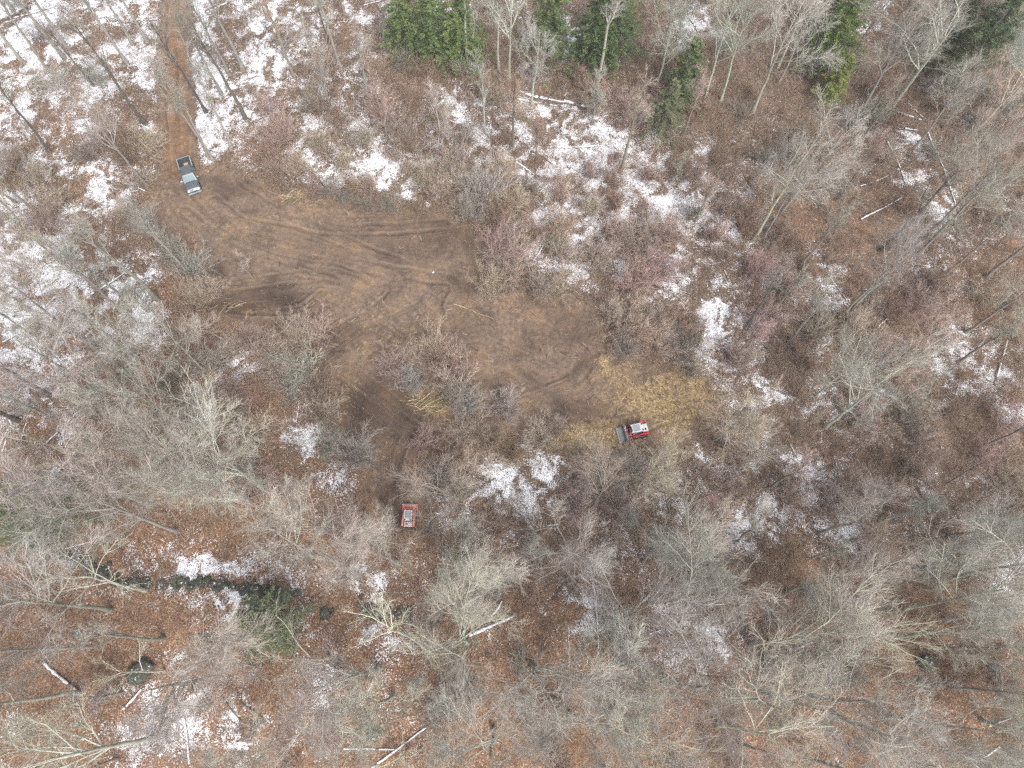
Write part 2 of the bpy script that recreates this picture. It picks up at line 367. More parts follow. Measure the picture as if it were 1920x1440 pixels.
# pixel coordinates of every ground vertex (clamped: far ground repeats the edge's kind)
Dd = np.maximum(GY*ST+H*CT, 20.0)
PX = 960+FPX*GX/Dd; PY = 720-FPX*(GY*CT-H*ST)/Dd
PXc = np.clip(PX, 0, 1919); PYc = np.clip(PY, 0, 1439)
wob1 = (fbm(GX*.25, GY*.25, 5)-.5); wob2 = (fbm(GX*.25+50, GY*.25+90, 5)-.5)
PXw, PYw = PXc+wob1*70, PYc+wob2*70
m_clear = np.full(GX.shape, -1e9)
for P in CLEAR: m_clear = np.maximum(m_clear, poly_sd(GX, GY, to_w(P)))
m_road = poly_sd(GX, GY, to_w(ROAD))
edge = (fbm(GX*.5+7, GY*.5+3, 4)-.5)*5.0
cl_d = m_clear+edge; rd_d = m_road+(fbm(GX*.7, GY*.7, 3)-.5)*1.0
dirt = np.clip(np.maximum(cl_d/2.2, rd_d/.8)*.5+.5, 0, 1)
snow = samp(SNOWG, 80, PXw, PYw)/9
SB = [(x, y, rx*.85, ry*.85, ro, st) for x, y, rx, ry, ro, st in SNOWB]
snow = snow*.73+ell(PXw, PYw, SB)*.56
_wx = GX*.82-GY*.57+wob2*5; _wy = GX*.57+GY*.82+wob1*5
_brk = .5*fbm(_wx*.62+23, _wy*.62+61, 4)+.5*fbm(_wy*.9*.42-_wx*.9*.9+11, _wy*.9*.9+_wx*.9*.42+37, 4)
snow = snow*(.44+1.06*np.clip((_brk-.5)*4.2+.5, 0, 1))
snow += (fbm(GX*.16+11, GY*.16+5, 4)-.5)*.35
snow = np.minimum(snow, .70); snow = snow*(1-dirt)-dirt*.7
orange = samp(ORANGE160, 160, PXw, PYw)/9+(fbm(GX*.2+31, GY*.2+77, 4)-.5)*.6
straw = ell(PXw, PYw, STRAW, .9)*(.7+.6*fbm(GX*.6+3, GY*.6+9, 4)); straw = np.maximum(straw, np.where(cl_d > -1, .11*fbm(GX*.35, GY*.35, 3), 0))
wet = ell(PXw, PYw, WET)
rut = np.zeros(GX.shape); lump = np.zeros(GX.shape)
fine = (np.abs(GX+12) < 46) & (GY > -2) & (GY < 109)
fx, fy = GX[fine], GY[fine]; rf = np.zeros(fx.shape); lf = np.zeros(fx.shape)
trk = np.random.default_rng(77)
for P, gw in TRACKS:
    W = to_w(smooth_path(P, 8)); T = np.gradient(W, axis=0); Nn = np.stack([-T[:, 1], T[:, 0]], 1); Nn /= np.linalg.norm(Nn, axis=1, keepdims=True)
    d = np.full(fx.shape, 1e9); sd_ = np.zeros(fx.shape)
    for a, b in zip(W[:-1], W[1:]):
        e = b-a; t = np.clip(((fx-a[0])*e[0]+(fy-a[1])*e[1])/(e@e+1e-9), 0, 1)
        qx, qy = fx-a[0]-t*e[0], fy-a[1]-t*e[1]; dd = np.hypot(qx, qy); m = dd < d
        d = np.where(m, dd, d); sd_ = np.where(m, np.where(e[0]*qy-e[1]*qx > 0, dd, -dd), sd_)
    q = sd_+(fbm(fx*.5+gw*3, fy*.5, 2)-.5)*.35
    offs = [(-gw/2, .21, 1.), (gw/2, .21, 1.)]+[(trk.uniform(-3.4, 3.4), trk.uniform(.07, .2), trk.uniform(.2, .65)) for _ in range(9)]
    for k, (of, wd_, st_) in enumerate(offs):
        fade = np.clip(2.6*fbm(fx*.16+gw*9+k*7, fy*.16+k*13, 3)-.85, 0, 1)*st_
        rf = np.maximum(rf, np.exp(-((q-of)/wd_)**2)*fade); lf = np.maximum(lf, np.exp(-((q-of-wd_*1.9)/(wd_*.8))**2)*fade)
rut[fine] = rf; lump[fine] = lf
rut *= np.clip(dirt*1.3, 0, 1)
Z = gz(GX, GY)+(fbm(GX*.9, GY*.9, 4)-.5)*.22*(1-.6*dirt)-.17*rut+.13*lump*dirt+.16*np.exp(-(cl_d/1.0)**2)*fbm(GX*.4, GY*.4, 3)+(fbm(GX*3, GY*3, 2)-.5)*.06
nx, ny = len(gx), len(gy)
Vg = np.stack([GX, GY, Z], 2).reshape(-1, 3)
ii = (np.arange(ny-1)[:, None]*nx+np.arange(nx-1)[None, :])
Fg = np.stack([ii, ii+1, ii+nx+1, ii+nx], 2).reshape(-1, 4)
fm_c = (cl_d[:-1, :-1] > 0).ravel(); fm_r = ((rd_d[:-1, :-1] > 0).ravel()) & ~fm_c
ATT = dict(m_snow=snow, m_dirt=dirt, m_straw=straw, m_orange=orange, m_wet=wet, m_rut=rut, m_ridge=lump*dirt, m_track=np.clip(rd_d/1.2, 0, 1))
def ground_piece(name, mask):
    F = Fg[mask]; u, inv = np.unique(F, return_inverse=True)
    me = mesh_np(name, Vg[u], inv.reshape(-1, 4), [M_GROUND])
    for k, a in ATT.items():
        at = me.attributes.new(k, 'FLOAT', 'POINT'); at.data.foreach_set('value', np.ascontiguousarray(a.ravel()[u], np.float32))
    o = link(bpy.data.objects.new(name, me)); o['kind'] = 'structure'; return o
ground_piece('ground', ~fm_c & ~fm_r)
ground_piece('dirt_clearing', fm_c)
ground_piece('dirt_track', fm_r)
def gzf(x, y):                              # height of the built ground
    i = int(np.clip(np.searchsorted(gx, x)-1, 0, nx-2)); j = int(np.clip(np.searchsorted(gy, y)-1, 0, ny-2))
    return float(Z[j, i])
def in_clear(x, y):
    i = int(np.clip(np.searchsorted(gx, x)-1, 0, nx-2)); j = int(np.clip(np.searchsorted(gy, y)-1, 0, ny-2))
    return float(max(cl_d[j, i], rd_d[j, i]))

# ------------------------------------------------------------------ vehicles
def bx(bm, c, s, bev=.0, rot=None, seg=2):
    r = bmesh.ops.create_cube(bm, size=1.0); vs = r['verts']
    M = Matrix.Translation(c) @ (rot.to_4x4() if rot else Matrix.Identity(4)) @ Matrix.Diagonal((*s, 1))
    bmesh.ops.transform(bm, matrix=M, verts=vs)
    if bev > 0:
        es = list({e for v in vs for e in v.link_edges})
        bmesh.ops.bevel(bm, geom=es, offset=bev, segments=seg, affect='EDGES', profile=.6)
def prism(bm, pts, y0, y1):                 # outline in x,z, thick along y
    a = [bm.verts.new((x, y0, z)) for x, z in pts]; b = [bm.verts.new((x, y1, z)) for x, z in pts]
    n = len(pts); bm.faces.new(a); bm.faces.new(b[::-1])
    for i in range(n): bm.faces.new((a[i], b[i], b[(i+1) % n], a[(i+1) % n]))
def loft(bm, secs):                         # list of equal-length closed rings
    R_ = [[bm.verts.new(p) for p in s] for s in secs]; n = len(secs[0])
    for a, b in zip(R_[:-1], R_[1:]):
        for i in range(n): bm.faces.new((a[i], a[(i+1) % n], b[(i+1) % n], b[i]))
    bm.faces.new(R_[0][::-1]); bm.faces.new(R_[-1])
def cyl(bm, c, r, d, axis='Y', seg=24, r2=None):
    rot = {'X': Matrix.Rotation(R(90), 4, 'Y'), 'Y': Matrix.Rotation(R(90), 4, 'X'), 'Z': Matrix.Identity(4)}[axis]
    q = bmesh.ops.create_cone(bm, cap_ends=True, segments=seg, radius1=r, radius2=r if r2 is None else r2, depth=d)
    bmesh.ops.transform(bm, matrix=Matrix.Translation(c) @ rot, verts=q['verts'])
def pipe(bm, pts, r, sides=8):
    P = np.array([pts], float); V, F = tubes(P, np.full((1, len(pts)), r), sides)
    vs = [bm.verts.new(v) for v in V]
    for f in F: bm.faces.new([vs[i] for i in f])
    bm.faces.new(vs[:sides][::-1]); bm.faces.new(vs[-sides:])
def obj(name, bm, mat, parent, smooth=False):
    bmesh.ops.recalc_face_normals(bm, faces=bm.faces)
    me = bpy.data.meshes.new(name); bm.to_mesh(me); bm.free(); me.materials.append(mat)
    if smooth:
        for p in me.polygons: p.use_smooth = True
    return link(bpy.data.objects.new(name, me), parent)
def B(): return bmesh.new()
M_PAINT = plain('truck_paint', (.075, .088, .10), .32, 0, .14, 1.5, .5); M_PAINT.node_tree.nodes['Principled BSDF'].inputs['Coat Weight'].default_value = .8
M_GLASS = plain('dark_glass', (.115, .165, .195), .16, 0, .05, 1, .22)
M_CHROME = plain('chrome', (.75, .76, .78), .25, .6, .05); M_RUB = plain('rubber', (.018, .018, .018), .85); M_LINER = plain('bed_liner', (.05, .05, .052), .8, 0, .25, 3)
M_LAMP = plain('lamp_lens', (.85, .87, .9), .15); M_TAIL = plain('tail_lens', (.35, .02, .02), .2); M_STEEL = plain('steel', (.20, .20, .195), .55, .3, .3, 4)
M_WHITE = plain('white_plastic', (.66, .67, .67), .5); M_GREY = plain('grey_panel', (.25, .275, .295), .45, 0, .12, 3); M_LGREY = plain('light_panel', (.47, .48, .49), .45, 0, .12, 5)
M_RED = plain('loader_red', (.42, .020, .035), .38, 0, .12, 3, .5); M_FRED = plain('faded_red', (.70, .27, .23), .55, 0, .14, 3, .4); M_CARDB = plain('cardboard', (.38, .30, .19), .8)
def wheel(parent, x, y, r, wd):
    t = B()
    prof = [(r*.62, -wd/2), (r*.93, -wd/2), (r, -wd*.32), (r, wd*.32), (r*.93, wd/2), (r*.62, wd/2)]
    n = 26; ring = [[t.verts.new((x+p*math.cos(a), y+q, r+p*math.sin(a))) for p, q in prof] for a in np.arange(n)*2*math.pi/n]
    for i in range(n):
        for j in range(5): t.faces.new((ring[i][j], ring[i][j+1], ring[(i+1) % n][j+1], ring[(i+1) % n][j]))
    w_ = obj('wheel', t, M_RUB, parent, True)
    q = B(); cyl(q, (x, y, r), r*.63, wd*.8); cyl(q, (x, y+math.copysign(wd*.42, y), r), r*.2, .04); obj('rim', q, M_CHROME, w_)
def make_pickup():
    px, py = 356, 331; x, y = map(float, unproj(px, py, .9))
    o = empty('pickup_truck', (x, y, gzf(x, y)-.02), R(-66.5))
    tag(o, 'dark blue grey crew cab pickup truck parked where the dirt track meets the clearing', 'pickup truck')
    b = B()
    def ring(X, w_, zb, zt, r_=.10): return [(X, -w_+.04, zb), (X, -w_, zb+.12), (X, -w_, zt-r_*1.6), (X, -w_+r_, zt-.02), (X, 0, zt+.025), (X, w_-r_, zt-.02), (X, w_, zt-r_*1.6), (X, w_, zb+.12), (X, w_-.04, zb)]
    loft(b, [ring(-1.05, .96, .42, 1.20), ring(1.20, .97, .42, 1.20), ring(1.45, .97, .42, 1.19), ring(2.35, .96, .42, 1.13), ring(2.72, .92, .45, 1.05), ring(2.90, .86, .50, .92)])
    for s in (-1, 1):                       # bed sides and tailgate
        bx(b, (-2.02, s*.91, .86), (1.92, .12, .86), .03)
    bx(b, (-2.96, 0, .88), (.08, 1.90, .82), .02)
    body = obj('body', b, M_PAINT, o)
    f = B(); bx(f, (-2.0, 0, .66), (1.84, 1.68, .08)); bx(f, (-1.08, 0, .98), (.06, 1.68, .60), .01)
    for s in (-1, 1): bx(f, (-2.0, s*.70, .82), (.85, .26, .24), .05)
    for k in range(9): bx(f, (-2.0, -.5+k*.125, .715), (1.8, .05, .03))
    bed = obj('cargo_bed', f, M_LINER, o)
    rl = B()
    for s in (-1, 1): bx(rl, (-2.02, s*.91, 1.305), (1.94, .14, .03), .01)
    bx(rl, (-2.96, 0, 1.305), (.10, 1.70, .03), .01); obj('bed_rail', rl, M_GREY, o)
    c = B()                                 # cab: pillars and roof
    def fr(X0, X1, w_, z): return [(X0, -w_, z), (X1, -w_, z), (X1, w_, z), (X0, w_, z)]
    loft(c, [fr(-1.02, 1.42, .90, 1.17), fr(-.90, .70, .74, 1.84), fr(-.84, .60, .67, 1.90)])
    bx(c, (-.12, 0, 1.912), (1.12, .26, .022), .008)
    for s in (-1, 1): bx(c, (-.12, s*.42, 1.912), (1.12, .10, .022), .008)
    obj('roof', c, M_PAINT, o)
    def pane(name, P, off):
        g = B(); P = [Vector(p) for p in P]; n_ = (P[1]-P[0]).cross(P[2]-P[0]).normalized()
        if n_.dot(Vector(off)) < 0: n_ = -n_
        a = [g.verts.new(p+n_*.012) for p in P]; b2 = [g.verts.new(p-n_*.02) for p in P]
        g.faces.new(a); g.faces.new(b2[::-1])
        for i in range(4): g.faces.new((a[i], b2[i], b2[(i+1) % 4], a[(i+1) % 4]))
        return obj(name, g, M_GLASS, o)
    pane('windshield', [(1.38, -.83, 1.21), (1.38, .83, 1.21), (.74, .70, 1.81), (.74, -.70, 1.81)], (1, 0, 1))
    pane('rear_window', [(-1.0, -.74, 1.26), (-1.0, .74, 1.26), (-.88, .62, 1.76), (-.88, -.62, 1.76)], (-1, 0, .2))
    for s in (-1, 1):
        pane('side_window', [(1.12, s*.89, 1.22), (.18, s*.89, 1.22), (.18, s*.765, 1.76), (.60, s*.765, 1.76)], (0, s, .2))
        pane('side_window', [(.08, s*.89, 1.22), (-.86, s*.89, 1.22), (-.78, s*.765, 1.76), (.08, s*.765, 1.76)], (0, s, .2))
        m = B(); bx(m, (1.02, s*1.13, 1.28), (.14, .24, .20), .04); bx(m, (1.06, s*1.0, 1.22), (.05, .14, .05)); obj('mirror', m, M_WHITE if s < 0 else M_GREY, o)
        h = B(); bx(h, (2.80, s*.70, .93), (.20, .32, .17), .04); obj('headlight', h, M_LAMP, o)
        t = B(); bx(t, (-2.97, s*.90, 1.0), (.07, .13, .42), .02); obj('tail_light', t, M_TAIL, o)
        for X in (-1.95, 1.85):
            a = B(); prism(a, [(X+.50*math.cos(q), .40+.50*math.sin(q)) for q in np.linspace(-.2, math.pi+.2, 16)], s*.955, s*.985)
            obj('wheel_arch', a, M_RUB, o)
        d = B(); bx(d, (.35, s*.985, 1.02), (.16, .03, .04), .01); bx(d, (-.55, s*.985, 1.02), (.16, .03, .04), .01); obj('door_handle', d, M_CHROME, o)
        for X in (-1.95, 1.85): wheel(o, X, s*.84, .40, .27)
    g = B(); bx(g, (2.915, 0, .86), (.07, 1.02, .30), .03)
    gr = obj('grille', g, M_CHROME, o); k = B()
    for j in range(4): bx(k, (2.955, 0, .76+j*.07), (.02, .92, .035))
    obj('slats', k, M_RUB, gr)
    hc = B(); bx(hc, (2.66, 0, 1.085), (.16, 1.55, .05), .02); obj('hood_trim', hc, M_CHROME, o)
    u = B(); bx(u, (2.98, 0, .56), (.18, 1.88, .24), .06); bx(u, (3.08, 0, .56), (.02, .45, .13)); obj('front_bumper', u, M_GREY, o)
    u = B(); bx(u, (-3.06, 0, .52), (.16, 1.80, .20), .04); obj('rear_bumper', u, M_STEEL, o)
    wp = B()
    for s in (-.35, .35): bx(wp, (1.42, s, 1.225), (.05, .62, .02), rot=Matrix.Rotation(R(6), 3, 'Z'))
    obj('wiper', wp, M_RUB, o)
    # load in the bed
    base = Vector((x, y, gzf(x, y))); rot = Matrix.Rotation(R(-66.5), 3, 'Z')
    def load(name, bm, mat, p, lab, cat):
        ob = obj(name, bm, mat, None); ob.location = base+rot @ Vector(p); ob.rotation_euler = (0, 0, R(-66.5)); tag(ob, lab, cat)
    q = B(); bx(q, (0, 0, .14), (.30, .34, .28), .06); bx(q, (0, 0, .30), (.10, .16, .05), .02); load('cooler', q, M_WHITE, (-1.55, -.42, .73), 'small white cooler in the pickup bed behind the cab', 'cooler')
    q = B(); bx(q, (0, 0, .09), (.42, .62, .18), .02); bx(q, (.1, .05, .19), (.22, .4, .02)); load('carton', q, M_CARDB, (-2.05, .08, .73), 'tan cardboard carton lying in the middle of the pickup bed', 'carton')
    q = B(); bx(q, (0, 0, .16), (.30, 1.0, .32), .02); bx(q, (0, 0, .335), (.32, 1.02, .03), .01); load('tool_chest', q, M_STEEL, (-1.28, .22, .73), 'grey steel tool chest across the front of the pickup bed', 'tool chest')
make_pickup()

def make_loader(px, py, ang, scale, red, lab, bucket_mat, curl):
    x, y = map(float, unproj(px, py, 1.0))
    o = empty('track_loader', (x, y, gzf(x, y)-.02), ang); o.scale = (scale,)*3
    tag(o, lab, 'track loader')
    b = B(); bx(b, (-.25, 0, .72), (1.9, 1.0, .62), .05)
    bx(b, (-1.02, 0, 1.18), (.72, 1.12, .42), .06)
    for s in (-1, 1): bx(b, (-.98, s*.74, 1.18), (.62, .20, .72), .05); bx(b, (-.2, s*.62, 1.02), (1.4, .22, .08), .02)
    bx(b, (.66, 0, .62), (.14, 1.0, .5), .03)
    obj('body', b, red, o)
    for s in (-1, 1):
        t = B(); pts = []
        for cx, a0, a1, cz, rr in ((.62, 90, -90, .36, .30), (-1.0, 270, 90, .38, .32)):
            pts += [(cx+rr*math.cos(R(a)), cz+rr*math.sin(R(a))) for a in np.linspace(a0, a1, 12)]
        prism(t, pts, s*.56, s*.92)
        for k in range(22):
            X = -1.0+k*.078; bx(t, (X, s*.74, .70-.004*k*.5), (.035, .37, .05))
        tr_ = obj('track', t, M_RUB, o); rl = B()
        for X in (-.95, -.5, -.15, .2, .58): cyl(rl, (X, s*.93, .33), .17, .05)
        obj('roller', rl, M_STEEL, tr_)
    c = B()
    for X, Y in ((-.55, -.45), (-.55, .45), (.58, -.45), (.58, .45)): bx(c, (X, Y, 1.5), (.08, .08, .96), .015)
    cab = obj('cab', c, M_RUB, o)
    g = B(); bx(g, (.60, 0, 1.48), (.03, .82, .84)); bx(g, (-.57, 0, 1.62), (.03, .82, .6))
    for s in (-1, 1): bx(g, (.02, s*.465, 1.5), (1.05, .03, .8))
    obj('cab_window', g, M_GLASS, cab)
    r_ = B(); bx(r_, (-.02, 0, 2.02), (1.36, 1.06, .10), .035)
    rf = obj('roof', r_, M_LGREY, o); pn = B(); bx(pn, (.12, 0, 2.085), (.86, .80, .03), .01)
    for k in range(4): bx(pn, (-.18+k*.2, 0, 2.108), (.05, .70, .02), .005)
    obj('roof_panel', pn, M_GREY, rf)
    bb = B()
    for s in (-1, 1): bx(bb, (-.58, s*.36, 2.10), (.14, .16, .08), .02)
    obj('beacon', bb, M_RUB, rf)
    e = B(); bx(e, (-1.06, 0, 1.43), (.58, .94, .07), .02)
    for k in range(5): bx(e, (-1.25+k*.1, 0, 1.47), (.04, .78, .02))
    obj('engine_cover', e, M_LGREY, o)
    dk = B(); bx(dk, (-1.05, .18, 1.475), (.2, .26, .03)); bx(dk, (-1.41, 0, 1.0), (.05, .9, .5), .02); obj('exhaust_grille', dk, M_RUB, o)
    for s in (-1, 1):
        a = B(); prism(a, [(-1.30, 1.52), (-1.12, 1.64), (-.30, 1.50), (.52, 1.05), (1.06, .42), (1.10, .24), (.94, .24), (.88, .42), (.36, .92), (-.36, 1.30), (-1.25, 1.36)], s*.74-.075, s*.74+.075)
        arm = obj('lift_arm', a, red, o); cy = B(); pipe(cy, [(-.75, s*.86, .85), (.30, s*.86, 1.10)], .045); obj('lift_cylinder', cy, M_STEEL, arm)
        tc = B(); pipe(tc, [(.62, s*.40, .95), (1.10, s*.40, .62)], .05); obj('tilt_cylinder', tc, M_STEEL, o)
        h = B(); bx(h, (.68, s*.42, 1.93), (.08, .18, .12), .02); obj('headlight', h, M_LAMP, o)
    x_ = B(); cyl(x_, (.92, 0, .52), .08, 1.5); bx(x_, (1.10, 0, .42), (.12, 1.1, .42), .02); obj('coupler', x_, red, o)
    k = B(); pr = [(0, .64), (-.04, .35), (.0, .12), (.12, .0), (.85, -.02)]; th = .04
    inn = [(.05, .62), (.01+th, .36), (.05+th, .16), (.15, .05), (.85, .015)]
    cu = R(curl); rotp = lambda P: [(1.22+p*math.cos(cu)-q*math.sin(cu), .10+p*math.sin(cu)+q*math.cos(cu)) for p, q in P]
    for i in range(4):
        prism(k, rotp([pr[i], pr[i+1], inn[i+1], inn[i]]), -.98, .98)
    for s in (-1, 1): prism(k, rotp(pr+[(.30, .55)]), s*.985, s*1.015)
    bu = obj('bucket', k, bucket_mat, o); ce = B(); prism(ce, rotp([(.83, -.035), (.97, -.03), (.97, .0), (.83, .03)]), -1.0, 1.0); obj('cutting_edge', ce, M_GREY, bu)
    tp = B(); prism(tp, rotp([(-.03, .63), (.06, .63), (.20, .70), (.18, .73), (-.03, .68)]), -1.0, 1.0); obj('bucket_lip', tp, bucket_mat, bu)
    hs = B(); pipe(hs, [(.95, -.25, .75), (1.12, -.35, .95), (1.25, -.28, .86), (1.22, -.5, .80), (1.08, -.72, .9), (1.15, -.85, .7)], .035); obj('hose', hs, M_WHITE if red == M_RED else M_RUB, o)
    return o
make_loader(1192, 808, R(192), 1.02, M_RED, 'bright red track loader with grey cab roof and grey steel bucket on yellow straw', M_STEEL, 8)
make_loader(767, 969, R(89), .90, M_FRED, 'faded red track loader with red bucket half under bare branches on the lower path', M_FRED, 62)

def make_pail():
    x, y = map(float, unproj(813, 513))
    o = empty('pail', (x, y, gzf(x, y))); o.scale = (.85, .85, .85); tag(o, 'small round white pail standing alone on the churned mud', 'pail')
    b = B(); n = 20; prof = [(.0, .01), (.13, .0), (.165, .34), (.18, .34), (.18, .37), (.155, .37), (.12, .03), (0, .03)]
    rg = [[b.verts.new((p*math.cos(a), p*math.sin(a), q)) for p, q in prof] for a in np.arange(n)*2*math.pi/n]
    for i in range(n):
        for j in range(len(prof)-1): b.faces.new((rg[i][j], rg[(i+1) % n][j], rg[(i+1) % n][j+1], rg[i][j+1]))
    bmesh.ops.remove_doubles(b, verts=b.verts, dist=1e-5); obj('body', b, M_WHITE, o, True)
    h = B(); pipe(h, [(.175*math.cos(a), -.05-.16*math.sin(a), .36+.06*math.sin(a)) for a in np.linspace(0, math.pi, 12)], .01, 6); obj('handle', h, M_STEEL, o)
make_pail()


# ------------------------------------------------------------------ prototypes of trees and shrubs
def tree_meshes(seed, h, spread=1.0, thick=.62, limbs=9, bole=.42, k2=8, k3=7, k4=8, up=.35, limb_len=.54, ang=(30, 62)):
    r = np.random.default_rng(seed)
    n = 9; zz = np.linspace(0, h*.86, n)
    P = np.zeros((1, n, 3)); P[0, :, 2] = zz; dr = np.cumsum(r.normal(0, .07, (n, 2)), 0); dr -= dr[0]; P[0, :, :2] = dr
    r0 = h*.0105+.03
    Rr = (r0*np.linspace(1, .22, n)**.9)[None, :]; Rr[0, 0] *= 1.5
    V0, F0 = tubes(P, Rr, 8)
    P1, R1 = grow(P, Rr, limbs, bole, 1.0, ang, limb_len*spread, 7, up, .13, thick, r, .03, tip=.3, taper_len=.35)
    V1, F1 = tubes(P1, R1, 5)
    P2, R2 = grow(P1, R1, k2, .22, 1.0, (22, 55), .50, 5, .18, .13, .6, r, .018, taper_len=.4)
    V2, F2 = tubes(P2, R2, 4)
    P3, R3 = grow(P2, R2, k3, .12, 1.0, (22, 55), .62, 4, .12, .17, .62, r, .0115, taper_len=.35)
    V3, F3 = tubes(P3, R3, 3)
    P4, R4 = grow(P3, R3, k4, .08, 1.0, (20, 50), .78, 3, .08, .15, .7, r, .0070, taper_len=.3)
    V4, F4 = tubes(P4, R4, 3)
    V, F, m = merge([(V0, F0, 0), (V1, F1, 1)])
    trunk = mesh_np('trunk', V, F, [M_BARK, M_LIMB], m)
    V, F, m = merge([(V2, F2, 1), (V3, F3, 0), (V4, F4, 0)])
    crown = mesh_np('crown', V, F, [M_TWIG, M_LIMB], m, smooth=False)
    return trunk, crown, h
def shrub_mesh(seed, h, stems=24, lean=(8, 50), k2=9, k3=7):
    r = np.random.default_rng(seed); n = 6
    a = r.uniform(0, 2*math.pi, stems); l = np.radians(r.uniform(lean[0], lean[1], stems))
    d = np.stack([np.sin(l)*np.cos(a), np.sin(l)*np.sin(a), np.cos(l)], 1)
    p = np.stack([r.normal(0, .09*h, stems), r.normal(0, .09*h, stems), np.full(stems, -.08)], 1); pts = [p]
    L = h*r.uniform(.6, 1.08, stems)
    for j in range(n-1):
        p = p+d*(L/(n-1))[:, None]; pts.append(p)
        d = unit(d+np.stack([np.cos(a), np.sin(a), -.3*np.ones(stems)], 1)*.07+r.normal(size=d.shape)*.08)
    P = np.stack(pts, 1); Rr = (.012*h**.5+.008)*np.linspace(1, .35, n)[None, :]*np.ones((stems, 1))
    V0, F0 = tubes(P, Rr, 4)
    P1, R1 = grow(P, Rr, k2, .2, 1, (20, 60), .42, 4, .25, .14, .6, r, .009, taper_len=.4)
    V1, F1 = tubes(P1, R1, 3)
    P2, R2 = grow(P1, R1, k3, .15, 1, (20, 60), .62, 3, .2, .16, .7, r, .0085, taper_len=.3)
    V2, F2 = tubes(P2, R2, 3)
    V, F, m = merge([(V0, F0, 0), (V1, F1, 1), (V2, F2, 1)])
    return mesh_np('shrub', V, F, [M_STEM, M_TWIG], m, smooth=False), h
def conifer_meshes(seed, h, rad):
    r = np.random.default_rng(seed)
    n = 10; P = np.zeros((1, n, 3)); P[0, :, 2] = np.linspace(0, h, n); dr = np.cumsum(r.normal(0, .05, (n, 2)), 0); P[0, :, :2] = dr-dr[0]
    Rr = ((h*.011+.02)*np.linspace(1, .08, n))[None, :]
    V, F = tubes(P, Rr, 8); trunk = mesh_np('trunk', V, F, [M_BARK])
    nb = 105; t = np.sort(r.uniform(.12, .985, nb)); a = np.arange(nb)*2.399+r.normal(0, .3, nb)
    L = rad*(1-t)**.72*r.uniform(.55, 1.15, nb)*1.12+.18
    zb = t*h; slope = .25*t-.12
    k = 6; pts = []
    for j in range(k):
        s = j/(k-1)
        droop = slope*s-.28*s*s*(1-t*.6)
        pts.append(np.stack([np.cos(a)*L*s, np.sin(a)*L*s, zb+L*droop], 1))
    PB = np.stack(pts, 1); PB[:, :, :2] += np.stack([np.interp(zb, P[0, :, 2], P[0, :, 0]), np.interp(zb, P[0, :, 2], P[0, :, 1])], 1)[:, None, :]
    RB = (.012+.008*L)[:, None]*np.linspace(1, .3, k)[None, :]
    Vb, Fb = tubes(PB, RB, 3)
    P2, R2 = grow(PB, RB, 15, .12, 1, (35, 65), .36, 3, -.12, .08, .5, r, .006, taper_len=.62)
    P2[:, :, 2] = P2[:, :1, 2]*.65+P2[:, :, 2]*.35    # sprays lie flat
    Vs, Fs = tubes(P2, R2, 3)
    # needles: small blades along every spray and branch tip
    M = len(P2); q = 11
    tt = r.uniform(0.05, 1, (M, q))*2; i = np.minimum(tt.astype(int), 1); f = (tt-i)[..., None]; mi = np.arange(M)[:, None]
    B = (P2[mi, i]*(1-f)+P2[mi, i+1]*f).reshape(-1, 3); D = unit(P2[mi, i+1]-P2[mi, i]).reshape(-1, 3)
    side = unit(np.cross(D, [0, 0, 1.]))*np.where(r.random(len(D)) < .5, 1, -1)[:, None]
    dn = unit(D*r.uniform(.3, 1, (len(D), 1))+side*r.uniform(.4, 1, (len(D), 1))+r.normal(0, .25, D.shape))
    ln = r.uniform(.10, .22, (len(D), 1)); wd = unit(np.cross(dn, np.array([0, 0, 1.])+r.normal(0, .45, D.shape)))*r.uniform(.022, .042, (len(D), 1))
    Vn = np.stack([B-wd*.6, B+wd*.6, B+dn*ln+wd, B+dn*ln-wd], 1).reshape(-1, 3); Fn = np.arange(len(Vn)).reshape(-1, 4)
    V, F, m = merge([(Vb, Fb, 1), (Vs, Fs, 1), (Vn, Fn, 0)])
    return trunk, mesh_np('crown', V, F, [M_NEEDLE, M_STEM], m, smooth=False), h

SPREAD = [tree_meshes(s, 17, 1.0+.12*(s % 3), .46+.04*(s % 4), limbs=8+s % 3, bole=.38+.03*(s % 4)) for s in (1, 2, 3, 4, 5, 6, 7, 8)]
SLENDER = [tree_meshes(s, 17, .7, limbs=11, bole=.5, k2=6, k3=6, k4=6, up=.6, limb_len=.42, ang=(18, 42)) for s in (21, 22, 23, 24)]
YOUNG = [tree_meshes(s, 9, .8, limbs=11, bole=.25, k2=7, k3=7, k4=5, up=.6, limb_len=.45, ang=(18, 45)) for s in (31, 32, 33)]
DEADT = [tree_meshes(s, 15, 1.0, .66, limbs=8, bole=.5, k2=6, k3=5, k4=3, up=.15, limb_len=.58, ang=(35, 75)) for s in (41, 42, 43)]
SHRUBS = [shrub_mesh(s, 3.0, stems=22+2*(s % 4), lean=((8, 50), (5, 38), (10, 62))[s % 3]) for s in range(50, 57)]
DENSE = [shrub_mesh(s, 3.0, stems=30, lean=((4, 36), (6, 48))[s % 2], k2=10, k3=8) for s in range(60, 64)]
CONIF = [conifer_meshes(70, 15, 3.6), conifer_meshes(71, 13, 3.0), conifer_meshes(72, 16, 4.2)]

